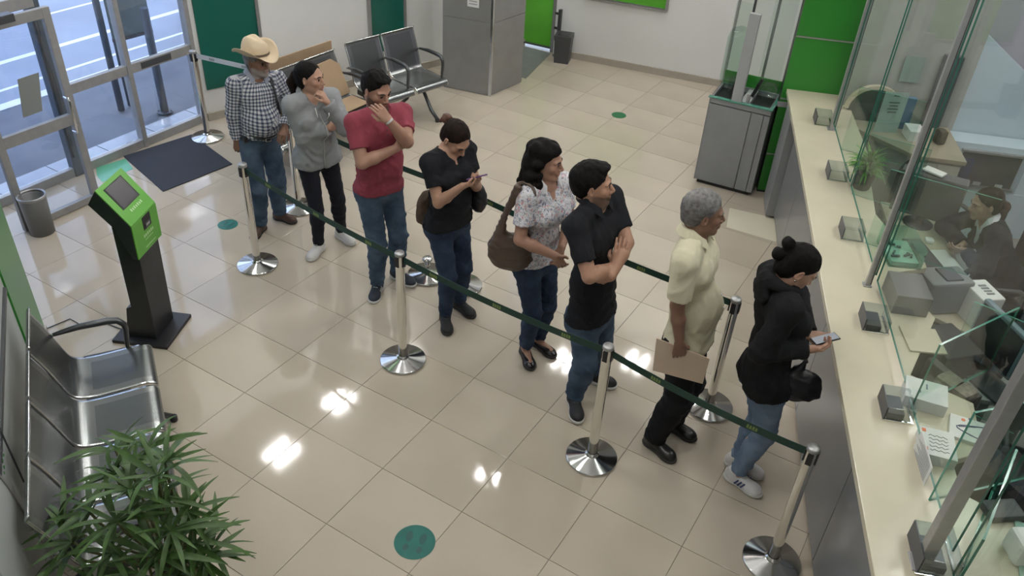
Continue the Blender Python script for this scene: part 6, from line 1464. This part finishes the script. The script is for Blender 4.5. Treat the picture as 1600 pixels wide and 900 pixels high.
# ---- 9 seated teller -------------------------------------------------------------
gt = K(3.28, 1.42)
def pxy(X):
    d = np.array(X)-CAM; z = d @ CF; return (800+F_PX*(d @ CR)/z, 450-F_PX*(d @ CU)/z)
pf = pxy(gt)
c = dict(label='teller in a dark suit and white shirt seated behind the glass', footR=pf, footL=pf, seated=True, pel=(1572, 432, .0), neck=(1543, 345, 0), head=(1541, 318, 0), face=205, hy=208, hp=14, fem=True, s=.93, w=1.0,
         elbR=(1490, 360, .15), handR=(1506, 382, .0), elbL=(1528, 410, -.22), handL=(1508, 392, -.08), kneeR=(1500, 440, .10), kneeL=(1505, 455, -.08), ankR=(1495, 540, .10), ankL=(1500, 550, -.08), skin=(.40, .25, .19), hpR=dict(curl=.6, palm=(.0, -.6, -.5), dir=(-.8, -.2, -.2)), hpL=dict(curl=.55, palm=(0, .6, .3), dir=(-.85, .1, .0)), gaze=.3)
f = person(c); M_suit = cloth('black_suit', (.012, .013, .020), noise=.15)
trousers(f, M_suit, seed=24, t=.012, name='suit_trousers', amp=.002)
top(f, cloth('white_blouse', (.60, .61, .64), noise=.03), t=.010, fore=.9, sleeve=1, hem=-.02, seed=25, name='blouse', neck=.062, vneck=.05, amp=.002); collar(f, mat('white_collar', (.64, .65, .68), .7), ht=.04, r=.062, open_=.55)
tp = top(f, M_suit, t=.020, fore=.93, sleeve=1, hem=-.06, seed=26, name='suit_jacket', neck=.085, vneck=.16, amp=.003); shoes(f, MATS['black_patent'], M_soled, 'flat'); Hd, HM = f.Hd, f.HM
hair_cap(f, M_hairbr, thick=.009, line=(.083, .076)); pr = [cone(Hd(0, -.10, .0), Hd(.0, -.135, -.05), .028, .032, .02), cone(Hd(0, -.135, -.05), Hd(0, -.12, -.17), .032, .018, .02)]; f.own(sdf_object('ponytail', pr, .006, mat('auburn_hair', (.05, .024, .016), .4, noise=.3, nscale=60), wrinkle=strands(.003, 120, (0, 0, 1), 2)))
mb = MB(); q = front(f, tp, f.Lt-.15, -.085, .004); mb.box(q, (.03, .03, .012), rot=Matrix(np.stack([f.R, f.F, f.U]).T.tolist())); f.own(mb.build('lapel_pin', M_alu))
chair('office_chair', 3.28, 1.44, math.radians(205)-KANG-math.pi/2, 'black office chair under the seated teller', .42, False)

# ================================================================== PLANTS
def leaf_mesh(L, w, droop, m_, name='leaf', fold=.25, n=9):
    V = []; Fc = []
    for i in range(n):
        t = i/(n-1); ww = w*(math.sin(math.pi*min(1, t*.93+.04))**.75)*(1-.35*t); x = L*t*(1-.12*droop*t); z = L*(.12*t-droop*t*t*.55)
        V += [(x, -ww, z+fold*ww), (x, 0, z), (x, ww, z+fold*ww)]
    for i in range(n-1):
        a = i*3; Fc += [(a, a+3, a+4, a+1), (a+1, a+4, a+5, a+2)]
    return mesh_from(name, V, Fc, m_, smooth=True)
gp_ = np.array([1.62, -1.86, 0])
T = thing('potted_palm', 'bushy potted palm with long drooping leaves in the near left corner', 'plant', gp_)
mb = MB(); mb.lathe([(0, 0), (.12, 0), (.13, .02), (.155, .30), (.165, .32), (.155, .32), (.145, .29), (0, .29)], n=40); mb.build('pot', M_black, T); mb = MB(); mb.cyl((0, 0, .28), (0, 0, .30), .147, n=32); mb.build('soil', M_soil, T)
leaves = [leaf_mesh(.25, .0155, .6, M_leaf), leaf_mesh(.29, .0175, .95, M_leaf), leaf_mesh(.22, .014, .35, M_leaf)]
WH = [(215, 735, .98), (258, 722, 1.08), (175, 742, .95), (290, 790, .86), (205, 770, 1.05), (250, 775, 1.0), (140, 800, .84), (170, 868, .80), (235, 865, .85), (300, 850, .72), (262, 830, .92), (190, 815, .98), (120, 850, .70), (320, 880, .62), (275, 895, .66), (215, 905, .75), (150, 905, .66), (232, 700, 1.02), (305, 830, .80), (110, 870, .58), (330, 858, .60), (240, 740, 1.15), (100, 820, .70), (180, 700, .9)]
rr = np.random.RandomState(11); nl = 0
for wi, (u_, v_, z_) in enumerate(WH):
    c0 = P(u_, v_, z_); c0 = c0+rr.uniform(-.02, .02, 3); d0 = c0-gp_; base = gp_+np.array([rr.uniform(-.10, .10), rr.uniform(-.10, .10), .32])
    mb = MB(); mb.tube([Vector(p-gp_) for p in arcpts(base, base+[0, 0, .25], c0-[0, 0, .18]-d0*[.1, .1, 0], c0, 8)], [.007]*8, n=6); mb.build('stem', M_stem, T)
    nleaf = 11 if wi < 18 else 9; tilt = unit([d0[0], d0[1], .55])
    ax = Vector(tilt); q0 = ax.to_track_quat('Z', 'X')
    for k in range(nleaf):
        a = 2*math.pi*k/nleaf+rr.uniform(-.25, .25); el = rr.uniform(.05, .75); dloc = Vector((math.cos(a)*math.cos(el), math.sin(a)*math.cos(el), math.sin(el))); d_ = q0 @ dloc
        zz = Vector((0, 0, 1)); y_ = zz.cross(d_).normalized() if abs(d_.z) < .97 else Vector((0, 1, 0)); z2 = d_.cross(y_); Rm = Matrix((d_, y_, z2)).transposed() @ Matrix.Rotation(rr.uniform(-.5, .5), 3, 'X')
        o = bpy.data.objects.new('leaf', leaves[rr.randint(3)]); link(o, T); o.matrix_local = Matrix.Translation(Vector(c0-gp_)) @ Rm.to_4x4() @ Matrix.Scale(rr.uniform(.75, 1.1), 4); nl += 1
# plant on the counter
gq = K(3.42, .41, 1.08); T = thing('potted_plant', 'small green plant in a dark pot on the worktop behind the glass', 'plant', gq)
mb = MB(); mb.lathe([(0, 0), (.055, 0), (.06, .01), (.075, .12), (.078, .13), (.07, .13), (.066, .11), (0, .11)], n=28); mb.build('pot', mat('dark_brown_pot', (.035, .028, .026), .5), T)
mb = MB(); mb.cyl((0, 0, .1), (0, 0, .115), .066, n=24); mb.build('soil', M_soil, T)
lm = [leaf_mesh(.16, .009, 1.0, M_leaf2, n=7), leaf_mesh(.13, .010, .5, M_leaf2, n=7)]
for k in range(150):
    a = rr.uniform(0, 6.28); el = rr.uniform(.0, 1.45); d_ = Vector((math.cos(a)*math.cos(el), math.sin(a)*math.cos(el), math.sin(el))); y_ = Vector((0, 0, 1)).cross(d_).normalized(); z2 = d_.cross(y_)
    o = bpy.data.objects.new('leaf', lm[k % 2]); link(o, T); o.matrix_local = Matrix.Translation(Vector((d_.x*.02, d_.y*.02, .13+rr.uniform(0, .09)))) @ Matrix((d_, y_, z2)).transposed().to_4x4() @ Matrix.Scale(rr.uniform(.7, 1.1), 4)
mb = MB()
for k in range(6): mb.tube([(rr.uniform(-.02, .02), rr.uniform(-.02, .02), .11), (rr.uniform(-.03, .03), rr.uniform(-.03, .03), .24)], .004, n=5)
mb.build('stem', M_stem, T)
# pale framed board and rail on the left wall in the near corner
def lw(q, out):
    X = PV(*q, LW(0, 0)[:2], LW(5, 0)[:2]); return X+LNV*out
T = thing('leaning_board', 'pale grey-green board leaning on the left wall in the bottom left corner', 'board', LW(2.6, .01, 0))
A_, B_ = lw((-60, 690), .004), lw((0, 760), .004); C_ = LW(2.15, .004, .01); c_ = [A_, B_, C_, LW(2.9, .004, .01), LW(2.9, .004, A_[2])]
mb = MB(); mb.prism(c_, LNV*.02); child_of(mb.build('panel', M_greywall), T)
mb = MB(); mb.bar(A_+LNV*.02, B_+LNV*.02, .014, .012, up=LNV); mb.bar(B_+LNV*.02, C_+LNV*.02, .014, .012, up=LNV); child_of(mb.build('edge_strip', M_alu), T)
mb = MB(); mb.bar(lw((-30, 615), .01), lw((34, 754), .01), .006, .008, up=LNV); tag(mb.build('wall_rail', M_dgrey), 'thin dark rail on the left wall above the pale board', 'rail')
mb = MB(); rq = random.Random(3)
for k in range(5):
    b0 = lw((3+rq.uniform(0, 8), 700+9*k), -.004); mb.tube([b0+LD*.004*j+np.array([0, 0, .007*math.sin(j*2.1+k)]) for j in range(5)], .0022, n=5)
mb.build('green_lettering', M_green, wl)
